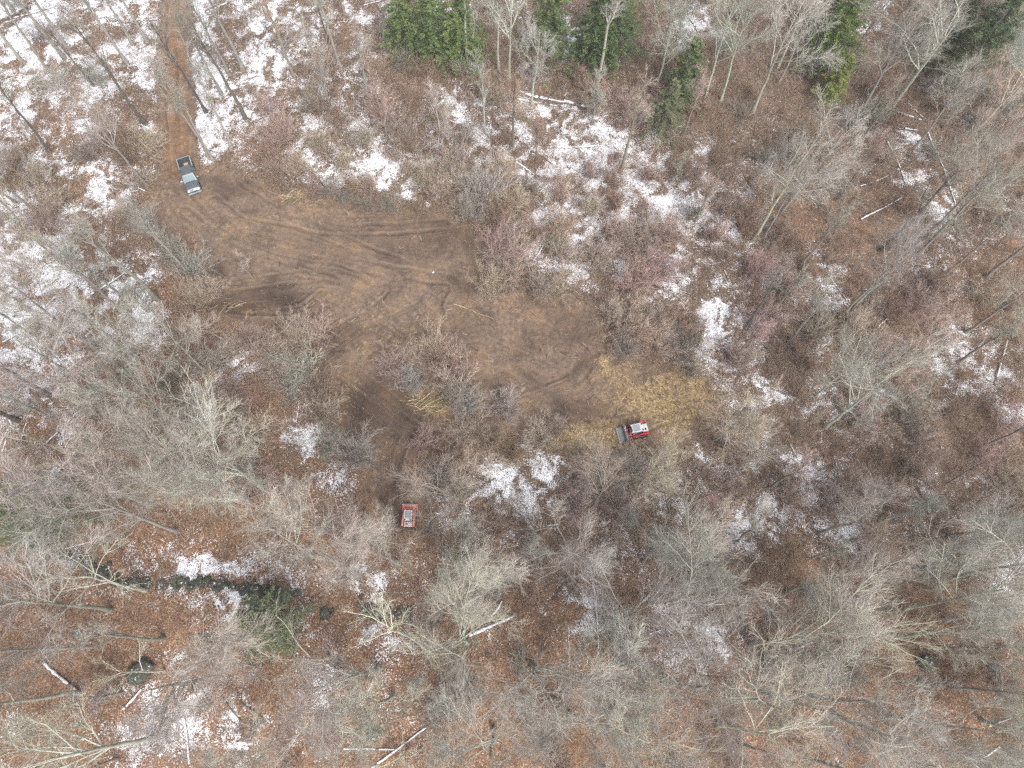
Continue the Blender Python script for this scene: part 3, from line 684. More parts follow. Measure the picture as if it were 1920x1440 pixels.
TINT = {   # look word -> (crown twig colour, trunk colour)
 'grey':      ((.315, .295, .268), (.26, .25, .222)),
 'tan':       ((.36, .295, .245), (.245, .215, .18)),
 'reddish':   ((.35, .265, .235), (.22, .185, .17)),
 'brown':     ((.275, .198, .155), (.19, .16, .135)),
 'pale':      ((.345, .337, .30), (.36, .365, .305)),
 'dark':      ((.235, .205, .18), (.12, .113, .10)),
 'bleached':  ((.40, .385, .315), (.43, .43, .335)),
}
HS = 1.22      # the wood's height
ITEMS = []     # (object, noun, look, px, py) to be labelled at the end
VEH_PX = [(357, 330, 48), (1190, 806, 52), (767, 968, 26), (738, 905, 34), (735, 850, 34), (690, 770, 34), (500, 1178, 72), (40, 962, 70), (300, 1095, 42), (450, 1100, 42), (850, 690, 40), (745, 700, 30), (800, 60, 60), (1110, 60, 60), (150, 1055, 35), (380, 1095, 40), (230, 1088, 35), (530, 1112, 35), (60, 1020, 30), (920, 1172, 30), (350, 1370, 40)]
def jit(c, r, s=.12):
    v = 1+r.uniform(-s, s); return tuple(float(np.clip(x*v*(1+r.uniform(-.05, .05)), 0, 1)) for x in c)+(1,)
def add_tree(protos, x, y, h, look, r, lean=.03, idx=None):
    tm, cm, h0 = protos[int(r.integers(len(protos))) if idx is None else idx]
    h *= HS
    o = empty('bare_tree', (x, y, gzf(x, y)-.05), r.uniform(0, 6.28))
    o.rotation_euler = (r.normal(0, lean), r.normal(0, lean), r.uniform(0, 6.28)); s = h/h0; sx = s*r.uniform(.85, 1.15); o.scale = (sx, sx, s)
    for nm, me, c in (('trunk', tm, TINT[look][1]), ('crown', cm, TINT[look][0])):
        p = bpy.data.objects.new(nm, me); p.color = jit(c, r); link(p, o)
    o['category'] = 'tree'; o['group'] = 'bare trees of the winter wood'
    px, py = proj(x, y, h*.7); ITEMS.append((o, 'bare tree', look, float(px), float(py), h)); return o
def add_shrub(x, y, h, look, r, wide=1.0, protos=None):
    h *= 1.2
    protos = protos or SHRUBS
    me, h0 = protos[int(r.integers(len(protos)))]
    o = link(bpy.data.objects.new('bare_shrub', me)); s = h/h0
    o.location = (x, y, gzf(x, y)); o.rotation_euler = (r.normal(0, .06), r.normal(0, .06), r.uniform(0, 6.28)); o.scale = (s*wide, s*wide, s)
    o.color = jit(TINT[look][0], r)
    o['category'] = 'shrub'; o['group'] = 'leafless shrubs of the understorey'
    px, py = proj(x, y, h*.6); ITEMS.append((o, 'shrub', look, float(px), float(py), h)); return o

def blocks_vehicle(x, y, h, rad):
    for z in (h*.55, h*.8, h):
        px, py = proj(x, y, z); k = FPX/(H-z)*rad
        for vx, vy, vr in VEH_PX:
            if math.hypot(px-vx, py-vy) < vr*.6+k*.9: return True
    return False
def over_clear(x, y, h):
    px, py = proj(x, y, h*.8); X, Y = unproj(px, py); return in_clear(float(X), float(Y)) > 1.5

# trees read off the photo one by one: base pixel, height, kind, look
tr = np.random.default_rng(101)
BASES = [(42, 117, 15, 0, 'grey'), (123, 112, 17, 1, 'grey'), (130, 97, 16, 1, 'grey'), (95, 137, 16, 1, 'grey'), (248, 83, 16, 1, 'grey'), (277, 80, 15, 1, 'grey'), (240, 122, 17, 1, 'grey'), (275, 235, 17, 1, 'dark'), (388, 213, 15, 1, 'dark'),
 (417, 180, 16, 1, 'grey'), (430, 140, 15, 1, 'grey'), (457, 133, 17, 1, 'grey'), (393, 297, 16, 1, 'grey'), (401, 303, 14, 1, 'grey'), (435, 278, 14, 1, 'grey'), (535, 107, 14, 1, 'grey'), (552, 145, 13, 1, 'tan'), (277, 350, 14, 0, 'grey'), (70, 400, 14, 0, 'grey'), (30, 380, 12, 0, 'tan'),
 (293, 560, 17, 1, 'grey'), (257, 667, 16, 1, 'grey'), (190, 730, 16, 0, 'grey'), (90, 740, 17, 1, 'dark'), (95, 783, 16, 1, 'grey'), (30, 787, 17, 1, 'dark'), (330, 630, 13, 1, 'grey'), (385, 695, 12, 0, 'grey'), (310, 873, 15, 0, 'grey'), (280, 950, 16, 0, 'grey'), (270, 812, 15, 1, 'pale'),
 (150, 1300, 18, 0, 'pale'), (293, 1380, 18, 0, 'pale'), (270, 1107, 12, 3, 'pale'), (933, 1120, 17, 1, 'grey'), (1590, 587, 15, 0, 'grey'), (1575, 600, 15, 1, 'grey'), (1410, 452, 15, 0, 'pale'), (1432, 448, 14, 1, 'grey'), (1650, 470, 17, 1, 'dark'), (1720, 480, 15, 0, 'grey'),
 (877, 122, 18, 3, 'pale'), (1120, 152, 19, 1, 'pale'), (955, 150, 16, 0, 'pale'), (935, 130, 15, 1, 'pale'), (963, 285, 14, 1, 'brown'), (1163, 320, 14, 1, 'tan'), (728, 262, 11, 2, 'reddish'), (475, 525, 6, 2, 'tan'), (1320, 190, 16, 0, 'pale'), (1110, 230, 9, 2, 'grey'), (1480, 640, 13, 1, 'grey'), (1400, 610, 12, 1, 'dark'),
 (1850, 520, 15, 0, 'grey'), (1500, 500, 13, 1, 'grey'), (1620, 560, 14, 1, 'dark'), (1005, 300, 8, 2, 'brown'), (640, 130, 14, 1, 'grey'), (690, 190, 12, 1, 'grey'), (620, 200, 12, 2, 'grey')]
for px, py, h, k, look in BASES:
    x, y = unproj(px, py); add_tree((SPREAD, SLENDER, YOUNG, DEADT)[k], float(x), float(y), h, look, tr)
# crowns read off the photo: crown centre pixel, height
CROWNS = [(1640, 735, 15, 0, 'pale'), (860, 1200, 18, 0, 'pale'), (1007, 1255, 18, 0, 'grey'), (1203, 1247, 17, 0, 'pale'), (1270, 1110, 17, 0, 'grey'), (1480, 55, 17, 0, 'pale'), (1400, 60, 14, 3, 'bleached'), (1770, 60, 17, 0, 'pale'), (1690, 90, 15, 0, 'grey'), (1530, 290, 14, 0, 'pale'), (1850, 330, 14, 0, 'grey'),
 (1450, 1310, 17, 0, 'pale'), (1430, 1390, 17, 3, 'bleached'), (1700, 1370, 17, 3, 'bleached'), (1620, 1320, 16, 0, 'grey'), (1800, 1370, 16, 0, 'pale'), (1330, 1080, 16, 0, 'grey'), (1560, 1090, 14, 0, 'grey'), (1640, 1180, 13, 3, 'bleached'), (60, 1130, 16, 0, 'grey'), (40, 1210, 15, 0, 'grey'), (360, 1190, 17, 0, 'grey'), (570, 1235, 12, 3, 'bleached'), (735, 1185, 12, 3, 'bleached'), (660, 1260, 16, 0, 'grey'),
 (520, 1010, 16, 0, 'pale'), (380, 890, 16, 0, 'grey'), (420, 870, 15, 0, 'pale'), (215, 955, 16, 0, 'grey'), (210, 640, 16, 0, 'grey'), (120, 700, 16, 0, 'grey'), (50, 560, 16, 0, 'grey'), (300, 790, 15, 0, 'grey'), (745, 1425, 9, 3, 'bleached'), (920, 1400, 17, 0, 'grey'), (1090, 1370, 17, 0, 'grey'), (1300, 1290, 16, 0, 'grey'), (240, 1262, 9, 3, 'bleached'), (1130, 920, 11, 0, 'tan'), (1210, 900, 11, 0, 'tan'), (585, 975, 14, 0, 'grey'), (1660, 990, 11, 0, 'tan'), (1000, 90, 12, 0, 'pale'), (820, 210, 11, 2, 'grey'), (620, 1060, 15, 0, 'grey')]
for px, py, h, k, look in CROWNS:
    x, y = crown_base(px, py, h*HS*.72); add_tree((SPREAD, SLENDER, YOUNG, DEADT)[k], float(x), float(y), h, look, tr)
TPOS = [(o.location.x, o.location.y) for o, *_ in ITEMS]
cnt = 0; tries = 0
while cnt < 150 and tries < 6000:
    tries += 1
    px, py = tr.uniform(-20, 1940), tr.uniform(-15, 1445)
    if tr.random() > (samp(TREE160, 160, px, py)/8)**1.3: continue
    x, y = map(float, unproj(px, py)); h = tr.uniform(10, 17)
    right = px > 1250 and py < 1000
    if in_clear(x, y) > -1.5 or over_clear(x, y, h) or blocks_vehicle(x, y, h, h*.25): continue
    if min((x-a)**2+(y-b)**2 for a, b in TPOS) < 3.1**2: continue
    if px < 620 and py < 800: k, look = 1, ('grey', 'grey', 'dark', 'tan')[int(tr.integers(4))]
    elif right: k, look = (0, 1, 2, 2)[int(tr.integers(4))], ('grey', 'reddish', 'tan', 'reddish', 'pale')[int(tr.integers(5))]; h *= .8
    else: k, look = (0, 0, 1, 2)[int(tr.integers(4))], ('grey', 'grey', 'pale', 'tan')[int(tr.integers(4))]
    if k == 2: h *= .65
    add_tree((SPREAD, SLENDER, YOUNG, DEADT)[k], x, y, h, look, tr); TPOS.append((x, y)); cnt += 1

# evergreens: crown centre pixel, height, proto, green
sr = np.random.default_rng(202)
EVER = [(755, 35, 12, 1, (.055, .085, .030), 'dark green conifer at the left end of the top row, above the brown thicket'), (815, 45, 13, 0, (.050, .085, .028), 'broad green conifer left of the pale straight trunk at the top'), (865, 50, 13, 1, (.060, .095, .030), 'green conifer directly behind the pale straight trunk at the top'),
 (1035, 45, 13, 0, (.045, .072, .028), 'dark green conifer behind pale bare branches, left of the snowy gap'), (1115, 60, 13, 1, (.040, .066, .028), 'dark conifer right of the snowy gap, left of the leaning grey pole trunk'), (1160, 45, 14, 2, (.042, .070, .030), 'wide dark conifer right of the leaning grey pole trunk at the top'), (1290, 140, 11, 1, (.050, .075, .034), 'dull green conifer half hidden by grey branches, right of the wide conifer'),
 (1250, 205, 10, 0, (.062, .072, .045), 'grey green low conifer beside the snowy fallen logs'), (1572, 70, 13, 1, (.062, .10, .028), 'bright green narrow conifer standing alone in the bare crowns at upper right'), (1570, 150, 8, 1, (.095, .12, .026), 'small yellow green conifer just below the bright green narrow one'), (1570, 20, 12, 1, (.055, .085, .03), 'green conifer top just above the bright green narrow one at the top edge'),
 (1850, 80, 16, 2, (.038, .058, .032), 'large dark conifer under bare crowns at the upper right corner'), (1790, 45, 13, 0, (.04, .06, .033), 'dark conifer left of the large one at the upper right corner'), (1880, 30, 13, 0, (.042, .065, .033), 'dark conifer at the very top edge in the upper right corner'),
 (502, 1172, 12.5, 2, (.062, .080, .050), 'round green conifer below the stone wall at lower left'), (42, 962, 16, 2, (.055, .075, .038), 'green conifer cut by the left edge above the stone wall')]
for px, py, h, k, c, lab in EVER:
    x, y = map(float, crown_base(px, py, h*.5)); tm, cm, h0 = CONIF[k]
    o = empty('conifer_tree', (x, y, gzf(x, y)-.05), sr.uniform(0, 6.28)); s = h/h0*1.12; o.scale = (s*1.32, s*1.32, s); g_ = sum(c)/3; c = tuple((v*.68+g_*.32)*2.0 for v in c)
    for nm, me, col in (('trunk', tm, (.13, .11, .095)), ('crown', cm, c)):
        p = bpy.data.objects.new(nm, me); p.color = (*col, 1); link(p, o)
    tag(o, lab, 'conifer', 'evergreen conifers among the bare trees')

# shrubs read off the photo: centre pixel, height, look, width
SHR = [(745, 690, 3.4, 'reddish', 1.1), (770, 712, 2.8, 'grey', 1.1), (820, 655, 5.0, 'tan', .9), (845, 690, 4.6, 'reddish', .9), (860, 720, 4.6, 'tan', .9), (950, 762, 3.4, 'grey', 1.0), (920, 535, 3.8, 'tan', 1.0), (950, 515, 3.8, 'tan', 1.0), (935, 470, 4.4, 'reddish', 1.0), (965, 485, 4.2, 'tan', 1.0), (1040, 540, 3.4, 'tan', 1.1), (1010, 545, 2.6, 'tan', 1.0),
 (465, 635, 3.6, 'reddish', .8), (505, 665, 4.2, 'reddish', 1.0), (560, 640, 3.8, 'tan', 1.1), (590, 620, 3.4, 'tan', 1.0), (565, 690, 4.2, 'grey', 1.0), (600, 720, 3.6, 'brown', 1.0), (530, 700, 3.4, 'tan', 1.0), (400, 545, 3.0, 'tan', 1.0), (360, 500, 3.6, 'grey', 1.0), (370, 560, 3.6, 'tan', 1.1), (345, 590, 3.4, 'brown', 1.0), (390, 620, 3.2, 'brown', 1.1), (390, 670, 3.2, 'grey', 1.0), (430, 660, 2.8, 'tan', 1.0),
 (1180, 610, 4.0, 'reddish', 1.1), (1155, 590, 3.4, 'tan', 1.0), (1230, 640, 3.4, 'tan', 1.0), (1210, 590, 3.4, 'tan', 1.0), (1170, 655, 2.8, 'dark', 1.0), (1250, 430, 4.0, 'reddish', 1.0), (1215, 445, 4.0, 'reddish', 1.0), (1170, 440, 3.4, 'tan', 1.1), (1120, 480, 3.4, 'tan', 1.0), (1190, 520, 4.0, 'reddish', 1.0), (1240, 500, 3.8, 'reddish', 1.0), (1050, 420, 3.4, 'tan', 1.0), (1060, 470, 3.2, 'tan', 1.0), (1110, 380, 2.8, 'tan', 1.0), (1160, 370, 2.8, 'brown', 1.0),
 (910, 360, 4.4, 'grey', 1.1), (880, 390, 3.4, 'grey', 1.0), (930, 400, 3.8, 'brown', 1.0), (960, 380, 3.6, 'tan', 1.0), (940, 320, 4.0, 'tan', 1.0), (855, 300, 3.8, 'reddish', .9), (820, 310, 3.4, 'tan', 1.0), (790, 330, 3.2, 'tan', 1.1), (820, 210, 3.0, 'tan', 1.0), (745, 230, 3.2, 'tan', 1.0), (770, 270, 3.0, 'brown', 1.0), (715, 200, 3.6, 'reddish', 1.0), (680, 260, 3.0, 'tan', 1.0), (1000, 120, 2.6, 'brown', 1.2), (1080, 130, 2.8, 'brown', 1.3), (700, 130, 2.8, 'brown', 1.2), (800, 130, 2.6, 'brown', 1.3), (910, 160, 2.6, 'brown', 1.3),
 (530, 250, 3.4, 'reddish', 1.1), (560, 310, 3.0, 'tan', 1.0), (520, 325, 2.8, 'brown', 1.0), (600, 270, 3.0, 'tan', 1.0), (610, 355, 2.2, 'dark', 1.2), (660, 350, 2.4, 'brown', 1.1), (580, 190, 3.2, 'dark', 1.0), (640, 300, 2.6, 'tan', 1.0), (690, 345, 2.6, 'tan', 1.0), (500, 290, 2.8, 'brown', 1.0), (270, 270, 3.4, 'tan', 1.1), (240, 290, 3.0, 'brown', 1.0), (170, 290, 2.6, 'dark', 1.2), (60, 330, 3.4, 'tan', 1.0), (100, 380, 3.4, 'tan', 1.0), (20, 300, 3.2, 'tan', 1.0), (230, 400, 2.6, 'tan', 1.0), (280, 420, 3.4, 'grey', 1.0), (310, 470, 3.4, 'grey', 1.0),
 (800, 830, 2.6, 'reddish', 1.1), (870, 760, 3.4, 'grey', 1.0), (880, 800, 3.2, 'tan', 1.0), (920, 820, 2.8, 'brown', 1.0), (1010, 820, 3.0, 'tan', 1.1), (1040, 800, 2.4, 'tan', 1.0), (960, 850, 2.6, 'brown', 1.0), (620, 770, 3.0, 'tan', 1.0), (590, 770, 2.6, 'brown', 1.0), (670, 850, 4.2, 'grey', 1.0), (1130, 890, 3.8, 'grey', 1.1), (1190, 880, 4.2, 'grey', 1.1), (1230, 880, 3.4, 'grey', 1.0), (1160, 950, 3.4, 'tan', 1.1), (1090, 950, 3.4, 'tan', 1.1), (860, 920, 3.0, 'tan', 1.0), (820, 900, 3.0, 'grey', 1.0),
 (1390, 670, 2.8, 'tan', 1.1), (1380, 840, 2.6, 'tan', 1.0), (1310, 700, 2.4, 'tan', 1.0), (1420, 500, 3.4, 'reddish', 1.0), (1480, 540, 3.4, 'reddish', 1.0), (1600, 600, 3.4, 'tan', 1.0), (1720, 880, 3.2, 'tan', 1.0), (1340, 440, 2.4, 'brown', 1.2), (1400, 430, 2.4, 'brown', 1.2), (640, 372, 1.6, 'dark', 1.4), (690, 378, 1.7, 'dark', 1.4), (735, 382, 1.6, 'dark', 1.4), (585, 362, 1.6, 'brown', 1.3), (780, 388, 1.6, 'brown', 1.3), (800, 990, 1.8, 'grey', 1.0)]
for px, py, h, look, wd in SHR:
    x, y = map(float, unproj(px, py, h*.55)); add_shrub(x, y, h, look, sr, wd, DENSE)
SPOS = [(o.location.x, o.location.y) for o, n, *_ in ITEMS if n == 'shrub']
cnt = len(SPOS); tries = 0; SMALL = []
while tries < 22000:
    tries += 1
    px, py = sr.uniform(-20, 1940), sr.uniform(-15, 1445)
    if sr.random() > (samp(SHRUB160, 160, px, py)/9)**1.4: continue
    if sr.random() < 1.05*float(ell(np.array([px]), np.array([py]), SNOWB)[0]): continue      # the snow lies where no brush grows
    x, y = map(float, unproj(px, py))
    if in_clear(x, y) > -.5 or blocks_vehicle(x, y, 2.5, 1.3): continue
    big = cnt < 298
    d2 = min((x-a)**2+(y-b)**2 for a, b in SPOS[-400:]) if SPOS else 99
    if d2 < (2.3**2 if big else 1.1**2): continue
    if px > 1250 and py < 1000: look = ('brown', 'tan', 'reddish', 'brown', 'grey', 'brown', 'tan', 'dark')[int(sr.integers(8))]
    elif py > 950: look = ('grey', 'tan', 'grey', 'brown')[int(sr.integers(4))]
    else: look = ('tan', 'brown', 'tan', 'grey', 'reddish', 'dark', 'tan', 'brown')[int(sr.integers(8))]
    if big: add_shrub(x, y, sr.uniform(1.9, 3.6), look, sr, sr.uniform(.95, 1.25)); cnt += 1
    elif len(SMALL) < 1000: SMALL.append((x, y, look))
    else: break
    SPOS.append((x, y))

# undergrowth nobody could count: low saplings, briars and brush, one mesh
M_BRUSH = NT('brush')
_ri = M_BRUSH.n('ShaderNodeNewGeometry').outputs['Random Per Island']; _n = M_BRUSH.noise(M_BRUSH.pos(), .12, 3, .5)
_c = M_BRUSH.mix(1.0, M_BRUSH.ramp(_n, [(.3, (.245, .168, .130)), (.5, (.335, .255, .20)), (.7, (.33, .225, .185))]), M_BRUSH.ramp(_ri, [(0, (.55, .52, .5)), (.6, (1, 1, 1)), (1, (1.5, 1.45, 1.35))]), 'MULTIPLY')
M_BRUSH.col(_c)
def brush():
    r = np.random.default_rng(303); px = r.uniform(-20, 1940, 14000); py = r.uniform(-15, 1455, 14000)
    keep = r.random(14000) < (.12+.88*(samp(SHRUB160, 160, px, py)/9))*(1-.65*ell(px, py, SNOWB))
    X, Y = unproj(px[keep], py[keep]); ok = np.array([in_clear(float(a), float(b)) < -.1 for a, b in zip(X, Y)])
    X, Y = X[ok], Y[ok]
    k = 26; n = len(X)
    bx = (X[:, None]+r.normal(0, .55, (n, k))).ravel(); by = (Y[:, None]+r.normal(0, .55, (n, k))).ravel()
    bz = np.array([gzf(a, b) for a, b in zip(X, Y)]).repeat(k)-.03
    hh = r.uniform(.4, 2.0, n).repeat(k)*r.uniform(.5, 1.1, n*k)
    d = unit(np.stack([r.normal(0, .55, n*k), r.normal(0, .55, n*k), r.uniform(.5, 1, n*k)], 1))
    p0 = np.stack([bx, by, bz], 1); p1 = p0+d*(hh*.55)[:, None]; d2 = unit(d+r.normal(0, .35, d.shape)); p2 = p1+d2*(hh*.5)[:, None]
    P = np.stack([p0, p1, p2], 1); Rr = np.stack([np.full(n*k, .011), np.full(n*k, .009), np.full(n*k, .005)], 1)
    V, F = tubes(P, Rr, 3)
    Pb, Rb = grow(P, Rr, 2, .2, .9, (25, 65), .6, 2, .2, .1, .8, r, .006)
    V2, F2 = tubes(Pb, Rb, 3)
    V, F, m = merge([(V, F, 0), (V2, F2, 0)])
    o = link(bpy.data.objects.new('undergrowth', mesh_np('undergrowth', V, F, [M_BRUSH.m], None, False)))
    tag(o, 'low leafless brush and briars covering the forest floor', 'undergrowth', kind='stuff')
brush()
# small thicket shrubs past the first three hundred: part of one mass
def thicket():
    r = np.random.default_rng(304)
    me, h0 = shrub_mesh(90, 3.0, stems=14, k2=6, k3=5)
    n = len(me.vertices); V = np.empty(n*3, np.float32); me.vertices.foreach_get('co', V); V = V.reshape(-1, 3)
    F = np.empty(len(me.polygons)*4, np.int32); me.polygons.foreach_get('vertices', F); F = F.reshape(-1, 4)
    parts = []
    for x, y, look in SMALL:
        a = r.uniform(0, 6.28); s = r.uniform(.35, .75); c, sn = math.cos(a), math.sin(a)
        Q = np.stack([V[:, 0]*c-V[:, 1]*sn, V[:, 0]*sn+V[:, 1]*c, V[:, 2]], 1)*s+np.array([x, y, gzf(x, y)])
        parts.append((Q, F, 0))
    V, F, m = merge(parts)
    o = link(bpy.data.objects.new('thicket', mesh_np('thicket', V, F, [M_BRUSH.m], None, False)))
    tag(o, 'thicket of small bare shrubs between the larger ones', 'thicket', kind='stuff')
thicket()

# ------------------------------------------------------------------ fallen logs, boulders, stone wall, debris
M_LOG = bark_mat('log_bark', .25)
M_WOOD = plain('split_wood', (.33, .25, .165), .8, 0, .3, 9)
LOGS = [(27, 35, 105, 12, .13, 1), (390, 25, 440, 0, .12, 1), (200, 338, 275, 362, .12, 1), (0, 433, 70, 428, .11, 1), (665, 18, 715, 2, .13, 1), (968, 170, 1075, 193, .26, 1), (958, 182, 1045, 196, .20, 1), (1058, 188, 1128, 204, .22, 1), (843, 225, 880, 240, .12, 1), (895, 248, 930, 275, .15, 1), (988, 200, 1005, 235, .10, 1), (997, 280, 1037, 306, .14, 0),
 (1000, 276, 1018, 248, .10, 0), (1025, 274, 1120, 271, .14, 1), (668, 245, 720, 268, .12, 1), (725, 272, 780, 298, .13, 1), (690, 322, 722, 315, .10, 1), (965, 300, 1002, 326, .14, 1), (1000, 490, 1030, 440, .11, 1), (1018, 486, 1062, 425, .10, 0), (1650, 202, 1725, 228, .19, 1), (1700, 194, 1728, 222, .13, 1), (1635, 228, 1690, 245, .11, 1), (1695, 243, 1720, 247, .12, 1), (1738, 250, 1765, 315, .14, 1),
 (1767, 320, 1790, 390, .13, 1), (1663, 268, 1697, 352, .13, 1), (1613, 412, 1690, 372, .15, 1), (1612, 350, 1662, 332, .10, 1), (1433, 333, 1450, 302, .13, 1), (1598, 55, 1650, 45, .13, 1), (1655, 20, 1668, 4, .2, 1), (1293, 35, 1312, 68, .13, 1), (1870, 65, 1912, 30, .22, 1), (172, 552, 248, 503, .13, 1), (213, 580, 248, 508, .12, 1), (85, 578, 132, 534, .17, 1), (5, 642, 50, 618, .13, 1), (65, 850, 150, 765, .14, 1),
 (120, 802, 165, 768, .13, 1), (82, 918, 142, 845, .22, 1), (35, 842, 47, 792, .12, 1), (0, 852, 15, 807, .12, 1), (200, 887, 212, 853, .11, 1), (918, 736, 944, 728, .09, 2), (836, 754, 850, 768, .13, 2), (1358, 507, 1375, 542, .10, 1), (1555, 520, 1587, 566, .11, 1), (1630, 636, 1668, 594, .12, 1), (1824, 665, 1845, 639, .10, 1), (1866, 722, 1890, 638, .18, 1), (1403, 768, 1427, 836, .09, 0), (1443, 730, 1492, 746, .12, 0),
 (1480, 835, 1496, 866, .13, 1), (1718, 913, 1752, 962, .16, 0), (120, 1028, 180, 1012, .12, 1), (232, 1330, 266, 1292, .17, 1), (345, 1345, 356, 1432, .14, 1), (415, 1305, 457, 1356, .09, 0), (448, 1317, 492, 1346, .09, 0), (84, 1243, 152, 1298, .20, 1), (880, 1191, 962, 1156, .22, 1), (922, 1157, 942, 1127, .18, 1), (697, 1440, 827, 1342, .15, 1), (645, 1404, 740, 1405, .14, 1), (1037, 1126, 1070, 1074, .13, 0), (1110, 1080, 1121, 1216, .2, 1), (1018, 987, 1047, 984, .12, 1),
 (1208, 1191, 1240, 1181, .14, 1), (1268, 1182, 1282, 1150, .14, 1), (1420, 1241, 1522, 1204, .20, 1), (1345, 1184, 1422, 1276, .13, 0), (1700, 1219, 1850, 1226, .13, 0), (1853, 1131, 1902, 1121, .10, 1), (1825, 1430, 1872, 1400, .14, 1), (1853, 1362, 1902, 1344, .13, 1), (1895, 720, 1902, 700, .09, 1), (1520, 905, 1545, 890, .12, 1), (230, 408, 246, 384, .08, 2), (556, 790, 562, 750, .1, 1), (300, 1085, 345, 1070, .1, 1)]
lr = np.random.default_rng(404)
LOGLOOK = ('dark bare', 'snow topped', 'pale barkless')
for (x0, y0, x1, y1, rad, look) in LOGS:
    a = np.array(unproj(x0, y0)); b = np.array(unproj(x1, y1)); L = float(np.linalg.norm(b-a)); c = (a+b)/2; n = max(6, int(L/.7))
    ang = math.atan2(b[1]-a[1], b[0]-a[0]); rad = rad*lr.uniform(.85, 1.15)*.86
    t = np.linspace(-.5, .5, n); yw = np.cumsum(lr.normal(0, .035*L/n, n)); yw -= np.linspace(yw[0], yw[-1], n)
    ys = yw+.03*L*lr.uniform(-1, 1)*(1-(2*t)**2)
    zs = np.array([gzf(c[0]+math.cos(ang)*L*q, c[1]+math.sin(ang)*L*q) for q in t]); z0 = float(zs.mean())
    zl = np.convolve(np.pad(zs-z0, 2, 'edge'), np.ones(5)/5, 'valid')+rad*.75
    P = np.stack([t*L, ys, zl], 1)[None]; rr = rad*np.linspace(1.12, .62, n)[None, :]*(1+lr.normal(0, .05, n))
    V, F = tubes(P, rr, 10); parts = [(V, F, 0)]
    k = int(L/1.3)+2
    Ps, Rs = grow(P, rr, k, .25, 1.0, (35, 80), .16, 4, -.02, .14, .38, lr, .014, taper_len=.2)
    V2, F2 = tubes(Ps, Rs, 4); parts.append((V2, F2, 0))
    Pt, Rt = grow(Ps, Rs, 3, .3, 1.0, (25, 60), .6, 3, 0, .14, .5, lr, .008); V3, F3 = tubes(Pt, Rt, 3); parts.append((V3, F3, 0))
    for e, s in ((0, 1), (n-1, -1)):        # cut or broken end
        ring = V[e*10:(e+1)*10]; cc = ring.mean(0)+np.array([-s*rad*lr.uniform(-.1, .6), 0, 0])
        Vc = np.vstack([ring, cc]); parts.append((Vc, np.array([[i, (i+1) % 10, 10, 10] for i in range(10)]), 1))
    V, F, m = merge(parts)
    me = bpy.data.meshes.new('fallen_log'); me.from_pydata(V.tolist(), [], [list(dict.fromkeys(f)) for f in F.tolist()])
    me.materials.append(M_LOG if look != 2 else M_WOOD); me.materials.append(M_WOOD); me.polygons.foreach_set('material_index', m.astype(np.int32))
    o = link(bpy.data.objects.new('fallen_log', me)); o.location = (c[0], c[1], z0); o.rotation_euler = (0, 0, ang)
    o.color = (*((.10, .09, .08) if look == 0 else (.16, .145, .13)), 1)
    if look == 1:                           # the snow lying along its top
        m_ = 2*n; tt = np.linspace(0, n-1.001, m_); i = tt.astype(int); f = (tt-i)[:, None]
        Pc = P[0][i]*(1-f)+P[0][np.minimum(i+1, n-1)]*f; rc = rr[0][i]*1.0
        wdt = np.clip(.74+lr.normal(0, .24, m_), .1, 1.0); off = lr.normal(0, .12, m_)
        us = np.linspace(-1, 1, 7)
        th = us[None, :]*wdt[:, None]*1.15+off[:, None]
        rs = rc[:, None]*(1.02+.28*(1-us[None, :]**2)**.6)
        Vs = np.stack([np.repeat(Pc[:, 0:1], 7, 1), Pc[:, 1:2]+rs*np.sin(th), Pc[:, 2:3]+rs*np.cos(th)], 2).reshape(-1, 3)
        q = np.arange(m_-1)[:, None]*7+np.arange(6)[None, :]; keep = np.convolve(lr.random(m_+1), [.34, .33, .33], 'valid')[:m_-1] > .31
        Fs = np.stack([q, q+1, q+8, q+7], 2)[keep].reshape(-1, 4)
        sc = mesh_np('snow_cover', Vs, Fs, [M_SNOW]); link(bpy.data.objects.new('snow_cover', sc), o)
    o['category'] = 'log'; o['group'] = 'fallen logs on the forest floor'
    ITEMS.append((o, 'fallen log', LOGLOOK[look], (x0+x1)/2, (y0+y1)/2, L))

def stone_mat(name, c, snow):
    t = NT(name); p = t.pos(); a = t.noise(p, 4, 5, .7); b = t.noise(p, 1.6, 4, .6)
    col = t.ramp(a, [(.3, tuple(v*.5 for v in c)), (.6, c), (.8, tuple(v*1.7 for v in c))])
    col = t.mix(t.sstep(b, .5, .62), col, (.045, .06, .03, 1))
    nz = t.n('ShaderNodeSeparateXYZ'); t.t.links.new(t.n('ShaderNodeNewGeometry').outputs['Normal'], nz.inputs[0])
    s = t.math('MULTIPLY', t.sstep(nz.outputs[2], .55, .9), t.sstep(t.noise(p, 2.2, 5, .7), .56-snow, .66-snow))
    t.col(t.mix(s, col, (.75, .77, .80, 1))); t.bump(a, .7, .06); return t.m
M_STONE = stone_mat('mossy_stone', (.085, .085, .075), .0)
_ico = bmesh.new(); bmesh.ops.create_icosphere(_ico, subdivisions=2, radius=1.0); IV = np.array([v.co[:] for v in _ico.verts]); IF = np.array([[v.index for v in f.verts] for f in _ico.faces]); _ico.free()
